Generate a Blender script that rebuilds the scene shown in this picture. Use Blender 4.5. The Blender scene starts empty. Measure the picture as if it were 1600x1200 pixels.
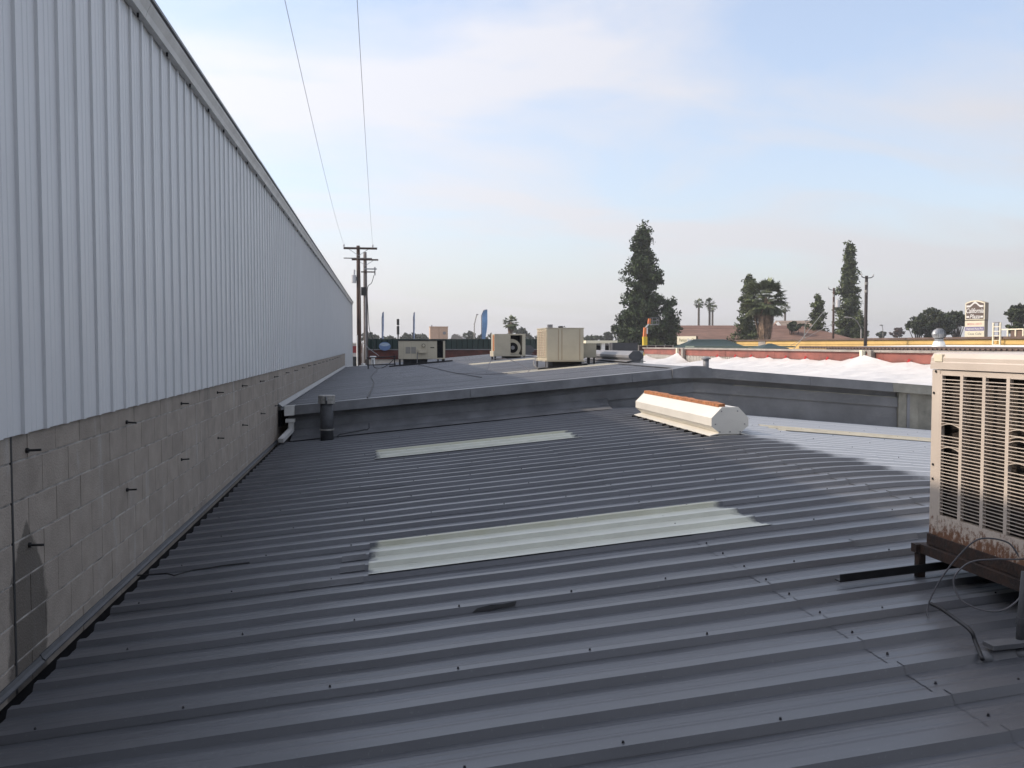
import bpy, bmesh, math, random
import numpy as np
from mathutils import Vector as V, Matrix, Quaternion
random.seed(7); rng = np.random.default_rng(7)
sc = bpy.context.scene
COL = sc.collection
rad = math.radians

# ------------------------------------------------------------------ camera
CZ = 5.2                                   # eye height above the street
F, HZ, VPX = 1390.0, 538.0, 596.0          # focal length in px of the 1600 px photo, horizon row, vanishing column of the long wall
YAW, PITCH = math.atan((800 - VPX) / F), math.atan((600 - HZ) / F)
cam_d = bpy.data.cameras.new('camera'); cam = bpy.data.objects.new('camera', cam_d); COL.objects.link(cam)
cam_d.sensor_width = 36; cam_d.lens = 36 * F / 1600; cam_d.clip_end = 6000; cam_d.clip_start = 0.05
cam.location = (0, 0, CZ); cam.rotation_euler = (math.pi / 2 - PITCH, 0, -YAW)
sc.camera = cam
CROT = cam.rotation_euler.to_matrix()
# ------------------------------------------------------------------ sky and sun
SUN_EL, SUN_A = rad(35), rad(12)          # the sun stands to the left, a little ahead, behind the tall wall
S = V((-math.cos(SUN_A) * math.cos(SUN_EL), math.sin(SUN_A) * math.cos(SUN_EL), math.sin(SUN_EL)))
w = bpy.data.worlds.new('World'); sc.world = w; w.use_nodes = True
wn, wl = w.node_tree.nodes, w.node_tree.links
bg = wn['Background']; bg.inputs['Strength'].default_value = 0.15
sky = wn.new('ShaderNodeTexSky'); sky.sky_type = 'NISHITA'; sky.sun_disc = False
sky.sun_elevation = SUN_EL; sky.sun_rotation = math.atan2(S.x, S.y)
sky.altitude = 100; sky.air_density = 1.0; sky.dust_density = 2.5; sky.ozone_density = 1.5
tc = wn.new('ShaderNodeTexCoord'); sx = wn.new('ShaderNodeSeparateXYZ'); wl.new(tc.outputs['Generated'], sx.inputs[0])
def wm(op, a, b=None, c=None):
    n = wn.new('ShaderNodeMath'); n.operation = op
    for i, v in enumerate((a, b, c)):
        if v is None: continue
        if isinstance(v, (int, float)): n.inputs[i].default_value = v
        else: wl.new(v, n.inputs[i])
    return n.outputs[0]
zz = wm('MAXIMUM', sx.outputs['Z'], 0.0)
den = wm('ADD', zz, 0.22)
cv = wn.new('ShaderNodeCombineXYZ')
wl.new(wm('DIVIDE', sx.outputs['X'], den), cv.inputs[0]); wl.new(wm('DIVIDE', sx.outputs['Y'], den), cv.inputs[1])
mp = wn.new('ShaderNodeMapping'); wl.new(cv.outputs[0], mp.inputs[0]); mp.inputs['Scale'].default_value = (0.55, 1.0, 1); mp.inputs['Rotation'].default_value = (0, 0, rad(-14)); mp.inputs['Location'].default_value = (1.3, 0.45, 0)
nz = wn.new('ShaderNodeTexNoise'); nz.inputs['Scale'].default_value = 1.9; nz.inputs['Detail'].default_value = 9; nz.inputs['Roughness'].default_value = 0.52; nz.inputs['Distortion'].default_value = 0.5
wl.new(mp.outputs[0], nz.inputs['Vector'])
rmp = wn.new('ShaderNodeValToRGB'); rmp.color_ramp.elements[0].position = 0.42; rmp.color_ramp.elements[1].position = 0.61
wl.new(nz.outputs['Fac'], rmp.inputs[0])
mixc = wn.new('ShaderNodeMix'); mixc.data_type = 'RGBA'; mixc.inputs['B'].default_value = (3.55, 3.5, 3.75, 1)
wl.new(wm('ADD', wm('MULTIPLY', rmp.outputs[0], 0.60), 0.30), mixc.inputs['Factor']); wl.new(sky.outputs[0], mixc.inputs['A'])
# haze and thin cloud scatter forward: brighter towards the sun, dimmer away from it
dp = wn.new('ShaderNodeVectorMath'); dp.operation = 'DOT_PRODUCT'; wl.new(tc.outputs['Generated'], dp.inputs[0]); dp.inputs[1].default_value = S
glow = wm('ADD', wm('MULTIPLY', wm('POWER', wm('MULTIPLY', wm('ADD', dp.outputs['Value'], 1.0), 0.5), 2.0), 0.70), 0.68)
def glowed(col):
    v = wn.new('ShaderNodeVectorMath'); v.operation = 'SCALE'; v.inputs[0].default_value = col; wl.new(glow, v.inputs['Scale']); return v.outputs[0]
wl.new(glowed((3.6, 3.58, 3.8)), mixc.inputs['B'])
# thin smoky haze of even colour all round the horizon
hzf = wm('MULTIPLY', wm('POWER', wm('SUBTRACT', 1.0, zz), 9.0), 0.85)
mixh = wn.new('ShaderNodeMix'); mixh.data_type = 'RGBA'; wl.new(glowed((3.4, 3.34, 3.4)), mixh.inputs['B'])
wl.new(hzf, mixh.inputs['Factor']); wl.new(mixc.outputs['Result'], mixh.inputs['A'])
wl.new(mixh.outputs['Result'], bg.inputs['Color'])
sun_d = bpy.data.lights.new('sun', 'SUN'); sun_d.energy = 2.0; sun_d.angle = rad(0.8); sun_d.color = (1, 0.86, 0.72)
sun = bpy.data.objects.new('sun', sun_d); COL.objects.link(sun); sun.rotation_euler = S.to_track_quat('Z', 'Y').to_euler(); sun.location = (-30, 20, 40)
vs = sc.view_settings; vs.view_transform = 'Standard'; vs.look = 'None'; vs.exposure = 0.85; vs.gamma = 1; vs.use_curve_mapping = False
sc.cycles.use_denoising = True; sc.cycles.max_bounces = 6; sc.cycles.diffuse_bounces = 3; sc.cycles.glossy_bounces = 3
sc.cycles.sample_clamp_indirect = 6

# ------------------------------------------------------------------ pixel helpers (a pixel is a direction; depth is given or comes from a surface)
def ray(px, py): return CROT @ V(((px - 800) / F, -(py - 600) / F, -1))
def at(px, py, z): return V((0, 0, CZ)) + ray(px, py) * z
def h2z(h): return CZ + h
def on(px, py, axis, val):
    d = ray(px, py); o = V((0, 0, CZ)); return o + d * ((val - o[axis]) / d[axis])

# ------------------------------------------------------------------ materials
MATS = {}
def mat(name, col, rough=0.6, metal=0.0, var=0.12, vscale=6.0, bump=0.0, bscale=40.0, spec=0.5, col2=None, rvar=0.1, objvar=0.0, island=0.0, coord='Object', stretch=(1, 1, 1), trans=0.0, bdist=0.01):
    if name in MATS: return MATS[name]
    m = bpy.data.materials.new(name); m.use_nodes = True; n, l = m.node_tree.nodes, m.node_tree.links
    b = n['Principled BSDF']; b.inputs['Roughness'].default_value = rough; b.inputs['Metallic'].default_value = metal
    b.inputs['Specular IOR Level'].default_value = spec
    c = n.new('ShaderNodeTexCoord'); g = n.new('ShaderNodeNewGeometry')
    vec = g.outputs['Position'] if coord == 'World' else c.outputs[coord]
    mpn = n.new('ShaderNodeMapping'); mpn.inputs['Scale'].default_value = stretch; l.new(vec, mpn.inputs[0])
    t = n.new('ShaderNodeTexNoise'); t.inputs['Scale'].default_value = vscale; t.inputs['Detail'].default_value = 7; t.inputs['Roughness'].default_value = 0.62
    l.new(mpn.outputs[0], t.inputs['Vector'])
    mx = n.new('ShaderNodeMix'); mx.data_type = 'RGBA'
    c2 = col2 or tuple(x * (1 - 2.2 * var) for x in col)
    c1 = tuple(min(1, x * (1 + var)) for x in col) if col2 is None else col
    mx.inputs['A'].default_value = (*c2, 1); mx.inputs['B'].default_value = (*c1, 1)
    rp = n.new('ShaderNodeMapRange'); rp.inputs['From Min'].default_value = 0.3; rp.inputs['From Max'].default_value = 0.7
    l.new(t.outputs['Fac'], rp.inputs[0]); l.new(rp.outputs[0], mx.inputs['Factor'])
    out = mx.outputs['Result']
    rnd = None
    if objvar: rnd, amt = n.new('ShaderNodeObjectInfo').outputs['Random'], objvar
    if island: rnd, amt = g.outputs['Random Per Island'], island
    if rnd is not None:
        mr = n.new('ShaderNodeMapRange'); mr.inputs['To Min'].default_value = 1 - amt; mr.inputs['To Max'].default_value = 1 + amt; l.new(rnd, mr.inputs[0])
        hs = n.new('ShaderNodeHueSaturation'); l.new(mr.outputs[0], hs.inputs['Value']); l.new(out, hs.inputs['Color']); out = hs.outputs[0]
    l.new(out, b.inputs['Base Color'])
    if rvar:
        rr = n.new('ShaderNodeMapRange'); rr.inputs['To Min'].default_value = max(0.02, rough - rvar); rr.inputs['To Max'].default_value = min(1, rough + rvar); l.new(t.outputs['Fac'], rr.inputs[0]); l.new(rr.outputs[0], b.inputs['Roughness'])
    if bump:
        bt = n.new('ShaderNodeTexNoise'); bt.inputs['Scale'].default_value = bscale; bt.inputs['Detail'].default_value = 4; l.new(mpn.outputs[0], bt.inputs['Vector'])
        bp = n.new('ShaderNodeBump'); bp.inputs['Strength'].default_value = bump; bp.inputs['Distance'].default_value = bdist; l.new(bt.outputs['Fac'], bp.inputs['Height']); l.new(bp.outputs[0], b.inputs['Normal'])
    if trans:
        b.inputs['Subsurface Weight'].default_value = 0
    MATS[name] = m; return m

def nodes(m): return m.node_tree.nodes, m.node_tree.links, m.node_tree.nodes['Principled BSDF']
def mathn(m, op, a, b=None, clamp=False):
    n, l, _ = nodes(m); x = n.new('ShaderNodeMath'); x.operation = op; x.use_clamp = clamp
    for i, v in enumerate((a, b)):
        if v is None: continue
        if isinstance(v, (int, float)): x.inputs[i].default_value = v
        else: l.new(v, x.inputs[i])
    return x.outputs[0]
def noise(m, vec, scale, detail=6, rough=0.6, stretch=(1, 1, 1)):
    n, l, _ = nodes(m); mpn = n.new('ShaderNodeMapping'); mpn.inputs['Scale'].default_value = stretch; l.new(vec, mpn.inputs[0])
    t = n.new('ShaderNodeTexNoise'); t.inputs['Scale'].default_value = scale; t.inputs['Detail'].default_value = detail; t.inputs['Roughness'].default_value = rough; l.new(mpn.outputs[0], t.inputs['Vector']); return t.outputs['Fac']
def rng_(m, v, a, b, c=0.0, d=1.0):
    n, l, _ = nodes(m); r = n.new('ShaderNodeMapRange'); r.interpolation_type = 'SMOOTHSTEP'
    for k, x in zip(('From Min', 'From Max', 'To Min', 'To Max'), (a, b, c, d)): r.inputs[k].default_value = x
    l.new(v, r.inputs[0]); return r.outputs[0]
def overlay(m, fac, col, rough=None):
    """lay a stain / rust / paint colour over what the material has already"""
    n, l, b = nodes(m); src = b.inputs['Base Color'].links[0].from_socket
    x = n.new('ShaderNodeMix'); x.data_type = 'RGBA'; x.inputs['B'].default_value = (*col, 1); l.new(src, x.inputs['A']); l.new(fac, x.inputs['Factor']); l.new(x.outputs['Result'], b.inputs['Base Color'])
    if rough is not None:
        y = n.new('ShaderNodeMix'); y.inputs['B'].default_value = rough; l.new(fac, y.inputs['Factor'])
        if b.inputs['Roughness'].links: l.new(b.inputs['Roughness'].links[0].from_socket, y.inputs['A'])
        else: y.inputs['A'].default_value = b.inputs['Roughness'].default_value
        l.new(y.outputs['Result'], b.inputs['Roughness'])
def gpos(m): n, l, _ = nodes(m); return n.new('ShaderNodeNewGeometry').outputs['Position']
def sep(m, v): n, l, _ = nodes(m); s = n.new('ShaderNodeSeparateXYZ'); l.new(v, s.inputs[0]); return s.outputs

# ------------------------------------------------------------------ mesh builder
class MB:
    def __init__(s): s.v = []; s.f = []
    def add(s, vs, fs):
        o = len(s.v); s.v += [tuple(p) for p in vs]; s.f += [tuple(i + o for i in f) for f in fs]; return s
    def box(s, a, b, bevel=0.0):
        (x0, y0, z0), (x1, y1, z1) = a, b
        if x0 > x1: x0, x1 = x1, x0
        if y0 > y1: y0, y1 = y1, y0
        if z0 > z1: z0, z1 = z1, z0
        if bevel:
            bm = bmesh.new(); r = bmesh.ops.create_cube(bm, size=1)
            for v in bm.verts: v.co = V(((x0 + x1) / 2 + v.co.x * (x1 - x0), (y0 + y1) / 2 + v.co.y * (y1 - y0), (z0 + z1) / 2 + v.co.z * (z1 - z0)))
            bmesh.ops.bevel(bm, geom=list(bm.edges), offset=bevel, segments=2, affect='EDGES', profile=0.6)
            bm.verts.index_update(); s.add([v.co.copy() for v in bm.verts], [[v.index for v in f.verts] for f in bm.faces]); bm.free(); return s
        return s.add([(x0, y0, z0), (x1, y0, z0), (x1, y1, z0), (x0, y1, z0), (x0, y0, z1), (x1, y0, z1), (x1, y1, z1), (x0, y1, z1)],
                     [(3, 2, 1, 0), (4, 5, 6, 7), (0, 1, 5, 4), (1, 2, 6, 5), (2, 3, 7, 6), (3, 0, 4, 7)])
    def bar(s, p, q, wd, ht=None):
        ht = ht or wd; p, q = V(p), V(q); d = (q - p).normalized(); up = V((0, 0, 1)) if abs(d.z) < 0.95 else V((0, 1, 0))
        r = d.cross(up).normalized() * wd / 2; u = r.cross(d).normalized() * ht / 2
        vs = [c + a * r + b * u for c in (p, q) for a, b in ((-1, -1), (1, -1), (1, 1), (-1, 1))]
        return s.add(vs, [(0, 1, 2, 3), (7, 6, 5, 4), (0, 4, 5, 1), (1, 5, 6, 2), (2, 6, 7, 3), (3, 7, 4, 0)])
    def tube(s, pts, r, n=8, caps=True):
        pts = [V(p) for p in pts]; rs = r if isinstance(r, (list, tuple)) else [r] * len(pts)
        t0 = (pts[1] - pts[0]).normalized(); nn = t0.orthogonal().normalized(); vs = []
        for i, p in enumerate(pts):
            t = ((pts[min(i + 1, len(pts) - 1)] - pts[max(i - 1, 0)])).normalized()
            nn = (nn - t * nn.dot(t)).normalized(); bb = t.cross(nn)
            for k in range(n): a = 2 * math.pi * k / n; vs.append(p + (nn * math.cos(a) + bb * math.sin(a)) * rs[i])
        fs = [(i * n + k, i * n + (k + 1) % n, (i + 1) * n + (k + 1) % n, (i + 1) * n + k) for i in range(len(pts) - 1) for k in range(n)]
        if caps: fs += [tuple(range(n - 1, -1, -1)), tuple((len(pts) - 1) * n + k for k in range(n))]
        return s.add(vs, fs)
    def prism(s, poly, d):
        """closed polygon of 3D points extruded by vector d"""
        n = len(poly); poly = [V(p) for p in poly]; d = V(d)
        return s.add(poly + [p + d for p in poly], [tuple(range(n - 1, -1, -1)), tuple(range(n, 2 * n))] + [(i, (i + 1) % n, n + (i + 1) % n, n + i) for i in range(n)])
    def ball(s, c, r, sx=1, sy=1, sz=1, nu=12, nv=8):
        vs = []; fs = []
        for j in range(nv + 1):
            a = math.pi * j / nv
            for i in range(nu): b = 2 * math.pi * i / nu; vs.append((c[0] + r * sx * math.sin(a) * math.cos(b), c[1] + r * sy * math.sin(a) * math.sin(b), c[2] + r * sz * math.cos(a)))
        for j in range(nv):
            for i in range(nu): fs.append((j * nu + i, (j + 1) * nu + i, (j + 1) * nu + (i + 1) % nu, j * nu + (i + 1) % nu))
        return s.add(vs, fs)
    def build(s, name, m, parent=None, smooth=False):
        me = bpy.data.meshes.new(name)
        vs = np.array(s.v, dtype=np.float64)
        if parent is not None: org = np.array(gloc(parent))
        else: lo, hi = vs.min(0), vs.max(0); org = np.array([(lo[0] + hi[0]) / 2, (lo[1] + hi[1]) / 2, lo[2]])
        me.from_pydata((vs - org).tolist(), [], s.f)
        if smooth: me.polygons.foreach_set('use_smooth', [True] * len(me.polygons))
        me.materials.append(m); me.update()
        o = bpy.data.objects.new(name, me); COL.objects.link(o)
        if parent is not None: o.parent = parent
        else: o.location = org
        return o
def gloc(o):
    l = V(o.location)
    while o.parent: o = o.parent; l += V(o.location)
    return l
def tag(o, label=None, cat=None, group=None, kind=None):
    for k, v in (('label', label), ('category', cat), ('group', group), ('kind', kind)):
        if v: o[k] = v
    return o
def empty(name, loc, label=None, cat=None, group=None, kind=None):
    o = bpy.data.objects.new(name, None); o.empty_display_size = 0.2; COL.objects.link(o); o.location = loc
    return tag(o, label, cat, group, kind)
def copy_part(o, parent, loc=None):
    c = o.copy(); COL.objects.link(c); c.parent = parent
    if loc is not None: c.location = loc
    return c
def copy_tree(o, parent=None):
    c = o.copy(); COL.objects.link(c); c.parent = parent
    for ch in o.children: copy_tree(ch, c)
    return c
def text_mb(body, height, org, ux, uy, nrm, shear=0.0, depth=0.004, width=None, center=True):
    """flat lettering laid on a surface: ux, uy unit axes of the face"""
    cu = bpy.data.curves.new('lettering', 'FONT'); cu.body = body; cu.size = 1; cu.shear = shear; cu.resolution_u = 2; cu.offset = 0.018; cu.align_x = 'LEFT'
    ob = bpy.data.objects.new('lettering_tmp', cu); COL.objects.link(ob); dg = bpy.context.evaluated_depsgraph_get()
    me = bpy.data.meshes.new_from_object(ob.evaluated_get(dg)); co = np.array([v.co[:] for v in me.vertices]); fs = [tuple(p.vertices) for p in me.polygons]
    bpy.data.objects.remove(ob); bpy.data.curves.remove(cu); bpy.data.meshes.remove(me)
    w0, w1 = co[:, 0].min(), co[:, 0].max(); k = height / 0.72; kx = k if width is None else width / (w1 - w0)
    org, ux, uy, nrm = V(org), V(ux), V(uy), V(nrm); mid = (w0 + w1) / 2 if center else w0
    mb = MB(); mb.add([org + ux * ((c[0] - mid) * kx) + uy * (c[1] * k) + nrm * depth for c in co], fs); return mb

# ------------------------------------------------------------------ materials used
def roof_mat(name, base, light, rough=0.35):
    m = mat(name, base, rough=rough, var=0.14, vscale=1.7, bump=0.02, bscale=2.5, coord='World', rvar=0, spec=0.6, stretch=(0.35, 1, 1))
    p = gpos(m); f = noise(m, p, 7, 7, 0.7, (0.22, 1, 1)); overlay(m, rng_(m, f, 0.58, 0.80, 0, 0.32), light, rough + 0.1)
    f = noise(m, p, 0.8, 4, 0.6); overlay(m, rng_(m, f, 0.52, 0.75, 0, 0.35), tuple(x * 0.78 for x in base), rough + 0.05)
    f = noise(m, p, 60, 2, 0.5, (1, 1, 1)); overlay(m, rng_(m, f, 0.66, 0.74, 0, 0.35), light)
    return m
M_roof = roof_mat('roof_paint_grey', (0.104, 0.109, 0.121), (0.19, 0.193, 0.198))
M_roofB = roof_mat('roof_paint_weathered', (0.19, 0.197, 0.212), (0.25, 0.255, 0.26), 0.5)
# the dark coat was sprayed up to the ridge only: the far slope keeps its old pale grey, with a soft uneven overspray edge
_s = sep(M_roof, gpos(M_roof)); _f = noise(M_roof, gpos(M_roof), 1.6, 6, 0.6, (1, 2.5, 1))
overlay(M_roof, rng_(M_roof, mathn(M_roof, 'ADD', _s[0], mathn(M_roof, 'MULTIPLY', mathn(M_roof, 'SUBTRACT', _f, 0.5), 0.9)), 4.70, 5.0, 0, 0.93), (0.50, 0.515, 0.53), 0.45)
M_trim = mat('flashing_paint_grey', (0.15, 0.154, 0.163), rough=0.45, var=0.2, vscale=2.2, coord='World', bump=0.04, bscale=5)
_f = noise(M_trim, gpos(M_trim), 1.3, 6, 0.65, (1, 1, 2)); overlay(M_trim, rng_(M_trim, _f, 0.58, 0.72, 0, 0.45), (0.16, 0.155, 0.145), 0.6)
M_trimold = mat('weathered_grey_cladding', (0.165, 0.165, 0.168), rough=0.5, var=0.15, vscale=1.6, coord='World')
_f = noise(M_trimold, gpos(M_trimold), 1.1, 6, 0.65, (1, 1, 2.5)); overlay(M_trimold, rng_(M_trimold, _f, 0.56, 0.66, 0, 0.5), (0.235, 0.23, 0.215), 0.6)
M_bare = mat('weathered_beige_flashing', (0.27, 0.255, 0.21), rough=0.6, var=0.2, vscale=3, coord='World')
M_white = mat('white_siding_paint', (0.62, 0.63, 0.64), rough=0.42, var=0.02, vscale=1.2, coord='World', rvar=0, spec=0.5)
_f = noise(M_white, gpos(M_white), 2.0, 6, 0.6, (1, 3.0, 0.15)); overlay(M_white, rng_(M_white, _f, 0.58, 0.85, 0, 0.12), (0.46, 0.47, 0.48))
M_gutter = mat('white_gutter_paint', (0.60, 0.60, 0.58), rough=0.5, var=0.1, vscale=3, coord='World')
M_fibre = mat('fibreglass_skylight', (0.56, 0.57, 0.49), rough=0.4, var=0.06, vscale=3, coord='World', rvar=0.05)
n_, l_, b_ = nodes(M_fibre); _tc = n_.new('ShaderNodeTexCoord'); _s = sep(M_fibre, _tc.outputs['Generated'])
_nz = mathn(M_fibre, 'MULTIPLY', mathn(M_fibre, 'SUBTRACT', noise(M_fibre, gpos(M_fibre), 6, 4), 0.5), 0.10)
_ex = mathn(M_fibre, 'ADD', mathn(M_fibre, 'MINIMUM', _s[0], mathn(M_fibre, 'SUBTRACT', 1.0, _s[0])), _nz)
_ey = mathn(M_fibre, 'ADD', mathn(M_fibre, 'MINIMUM', _s[1], mathn(M_fibre, 'SUBTRACT', 1.0, _s[1])), _nz)
overlay(M_fibre, rng_(M_fibre, mathn(M_fibre, 'ADD', _s[1], _nz), 0.86, 0.97, 0, 0.7), (0.36, 0.35, 0.22))
overlay(M_fibre, rng_(M_fibre, mathn(M_fibre, 'MULTIPLY', _ex, 2.0), -0.01, 0.055, 1, 0), (0.07, 0.075, 0.085))
M_fibre2 = mat('sunlit_fibreglass', (0.66, 0.60, 0.46), rough=0.4, var=0.08, vscale=3, coord='World', rvar=0.05)  # lighter cream copy of the skylight sheet, sunshine put into its colour
M_block = mat('concrete_block', (0.315, 0.275, 0.235), rough=0.92, var=0.09, vscale=5, coord='World', bump=0.5, bscale=90, objvar=0.06, spec=0.2)
_p = gpos(M_block); _s = sep(M_block, _p)
_f = noise(M_block, _p, 1.6, 7, 0.65, (1, 2.2, 0.5)); overlay(M_block, rng_(M_block, _f, 0.56, 0.72, 0, 0.5), (0.44, 0.43, 0.41))
_f = noise(M_block, _p, 0.9, 7, 0.65, (1, 1.6, 0.6)); overlay(M_block, rng_(M_block, mathn(M_block, 'SUBTRACT', 1.0, _f), 0.56, 0.74, 0, 0.55), (0.17, 0.155, 0.14))
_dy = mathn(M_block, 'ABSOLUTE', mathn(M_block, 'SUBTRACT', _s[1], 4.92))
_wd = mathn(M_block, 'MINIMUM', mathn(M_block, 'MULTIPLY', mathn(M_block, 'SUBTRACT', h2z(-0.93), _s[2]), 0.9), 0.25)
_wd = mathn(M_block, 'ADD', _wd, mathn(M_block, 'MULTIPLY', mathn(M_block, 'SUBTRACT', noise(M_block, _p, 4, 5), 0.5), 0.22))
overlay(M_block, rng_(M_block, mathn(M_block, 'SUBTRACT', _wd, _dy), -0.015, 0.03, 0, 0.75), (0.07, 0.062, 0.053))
M_mortar = mat('mortar', (0.40, 0.375, 0.345), rough=0.95, var=0.3, vscale=8, coord='World', bump=0.4, bscale=70, spec=0.2)
M_black = mat('black_iron', (0.012, 0.012, 0.013), rough=0.6)
M_screw = mat('weathered_screw_heads', (0.045, 0.045, 0.05), rough=0.6)
M_dark = mat('dark_void', (0.006, 0.006, 0.007), rough=0.9, spec=0.1)
M_rust = mat('rusty_iron', (0.055, 0.028, 0.018), rough=0.85, var=0.4, vscale=22, coord='World', col2=(0.016, 0.013, 0.012), bump=0.5, bscale=60)
_f = noise(M_rust, gpos(M_rust), 40, 8, 0.75); overlay(M_rust, rng_(M_rust, _f, 0.62, 0.74, 0, 0.5), (0.16, 0.135, 0.11))
M_ac = mat('beige_enamel', (0.60, 0.525, 0.45), rough=0.42, var=0.05, vscale=3, coord='World', rvar=0.08)
_p = gpos(M_ac); _s = sep(M_ac, _p)
_f = mathn(M_ac, 'ADD', noise(M_ac, _p, 34, 9, 0.75, (1, 1, 0.7)), mathn(M_ac, 'MULTIPLY', mathn(M_ac, 'SUBTRACT', h2z(-0.90), _s[2]), 1.5))
overlay(M_ac, rng_(M_ac, _f, 0.58, 0.74, 0, 0.95), (0.17, 0.07, 0.03), 0.9)
_f = noise(M_ac, _p, 5, 8, 0.7, (1, 1, 0.3)); overlay(M_ac, rng_(M_ac, _f, 0.62, 0.85, 0, 0.35), (0.30, 0.22, 0.17), 0.8)
M_pad = mat('dusty_coil', (0.035, 0.026, 0.02), rough=0.95, var=0.5, vscale=40, coord='World')
M_cream = mat('cream_enamel', (0.50, 0.45, 0.34), rough=0.5, var=0.06, vscale=2, coord='World', rvar=0.06)
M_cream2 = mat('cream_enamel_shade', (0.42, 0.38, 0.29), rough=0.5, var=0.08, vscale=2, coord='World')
M_tan = mat('tan_enamel', (0.46, 0.33, 0.25), rough=0.55, var=0.06, coord='World')
M_greyal = mat('galvanised_steel', (0.34, 0.35, 0.36), rough=0.42, metal=0.75, var=0.15, vscale=8, coord='World')
M_duct = mat('grey_painted_duct', (0.21, 0.21, 0.22), rough=0.5, var=0.12, vscale=3, coord='World')
M_rub = mat('black_cable', (0.018, 0.018, 0.02), rough=0.55)
M_greycab = mat('grey_cable', (0.10, 0.10, 0.11), rough=0.5)
M_ventw = mat('off_white_vent_paint', (0.68, 0.655, 0.59), rough=0.45, var=0.04, vscale=2, coord='World')
M_orange = mat('rusty_orange_cap', (0.42, 0.17, 0.07), rough=0.85, var=0.3, vscale=16, coord='World', bump=0.3)
M_pvc = mat('weathered_pipe', (0.06, 0.062, 0.068), rough=0.6, var=0.2, vscale=8, coord='World')
M_cap = mat('pale_metal_cap', (0.30, 0.29, 0.27), rough=0.6, var=0.2, vscale=20, coord='World')
M_asph = mat('asphalt', (0.055, 0.055, 0.058), rough=0.9, var=0.25, vscale=0.3, coord='World', bump=0.2, bscale=30)
M_green = mat('dark_green_metal', (0.010, 0.032, 0.028), rough=0.55, var=0.1, vscale=1, coord='World')
M_brick = mat('red_brick_band', (0.10, 0.030, 0.022), rough=0.85, var=0.25, vscale=2, coord='World')
M_redf = mat('faded_red_fascia', (0.25, 0.082, 0.062), rough=0.7, var=0.22, vscale=0.8, coord='World', stretch=(1, 1, 1.5))
M_capg = mat('grey_coping', (0.30, 0.27, 0.24), rough=0.8, var=0.15, vscale=1, coord='World')
M_corr = mat('pale_corrugated_wall', (0.46, 0.43, 0.39), rough=0.6, var=0.1, coord='World')
M_tarp = mat('white_tarp', (0.60, 0.59, 0.575), rough=0.5, var=0.06, vscale=0.8, coord='World', bump=0.9, bscale=0.8, bdist=0.16)
M_red = mat('red_clip', (0.55, 0.03, 0.03), rough=0.6)
M_yel = mat('yellow_stucco', (0.60, 0.41, 0.15), rough=0.85, var=0.08, vscale=0.4, coord='World')
M_brn = mat('brown_trim', (0.13, 0.085, 0.065), rough=0.7, var=0.15, vscale=1, coord='World')
M_brnm = mat('brown_metal_roof', (0.085, 0.06, 0.052), rough=0.6, var=0.1, coord='World')
M_shing = mat('brown_shingles', (0.20, 0.115, 0.085), rough=0.9, var=0.18, vscale=2.0, coord='World', stretch=(0.3, 0.3, 4))
M_tanr = mat('tan_shingles', (0.30, 0.23, 0.18), rough=0.9, var=0.15, vscale=2.0, coord='World', stretch=(0.3, 0.3, 4))
M_wwall = mat('white_stucco', (0.55, 0.55, 0.56), rough=0.85, var=0.05, coord='World')
M_wood = mat('creosote_pole_wood', (0.07, 0.042, 0.032), rough=0.9, var=0.3, vscale=5, coord='World', stretch=(1, 1, 0.2))
M_woodg = mat('weathered_grey_pole', (0.17, 0.15, 0.14), rough=0.9, var=0.25, vscale=5, coord='World', stretch=(1, 1, 0.2))
M_porc = mat('grey_porcelain', (0.55, 0.55, 0.56), rough=0.4, var=0.05)
M_bark = mat('tree_bark', (0.06, 0.045, 0.035), rough=0.95, var=0.3, coord='World')
M_palmt = mat('palm_trunk_bark', (0.12, 0.095, 0.075), rough=0.95, var=0.3, coord='World')
M_leafd = mat('dark_conifer_foliage', (0.052, 0.076, 0.034), rough=0.75, var=0.38, vscale=0.8, coord='World', island=0.45, spec=0.25)
M_leafm = mat('green_conifer_foliage', (0.092, 0.115, 0.048), rough=0.75, var=0.38, vscale=0.8, coord='World', island=0.45, spec=0.25)
M_leafo = mat('oak_foliage', (0.058, 0.074, 0.037), rough=0.75, var=0.38, vscale=0.8, coord='World', island=0.45, spec=0.25)
M_leafp = mat('palm_fronds', (0.11, 0.135, 0.058), rough=0.6, var=0.3, vscale=1, coord='World', island=0.4)
M_dead = mat('dead_palm_fronds', (0.26, 0.18, 0.12), rough=0.9, var=0.35, vscale=2, coord='World', island=0.4)
M_blue = mat('pale_blue_flag', (0.17, 0.30, 0.50), rough=0.7, var=0.2, vscale=0.8, coord='World')
M_navy = mat('navy_edge', (0.03, 0.045, 0.10), rough=0.6)
M_wht = mat('white_paint', (0.76, 0.75, 0.72), rough=0.6, var=0.04, coord='World')
M_signbr = mat('brown_sign_face', (0.115, 0.078, 0.062), rough=0.6, var=0.05, coord='World')
M_signtan = mat('tan_sign_side', (0.36, 0.28, 0.20), rough=0.8, var=0.06, coord='World')
M_signcr = mat('cream_sign_face', (0.78, 0.72, 0.55), rough=0.6, var=0.03, coord='World')
M_pink = mat('pale_red_print', (0.70, 0.34, 0.30), rough=0.6, var=0.05)
M_viol = mat('violet_print', (0.22, 0.19, 0.34), rough=0.6, var=0.05)
M_olive = mat('olive_print', (0.22, 0.21, 0.10), rough=0.6, var=0.05)
M_bluep = mat('blue_print', (0.12, 0.20, 0.38), rough=0.6, var=0.05)
M_by = mat('yellow_machine_paint', (0.72, 0.50, 0.03), rough=0.5, var=0.05)
M_bo = mat('orange_machine_paint', (0.68, 0.20, 0.06), rough=0.5, var=0.05)
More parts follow.
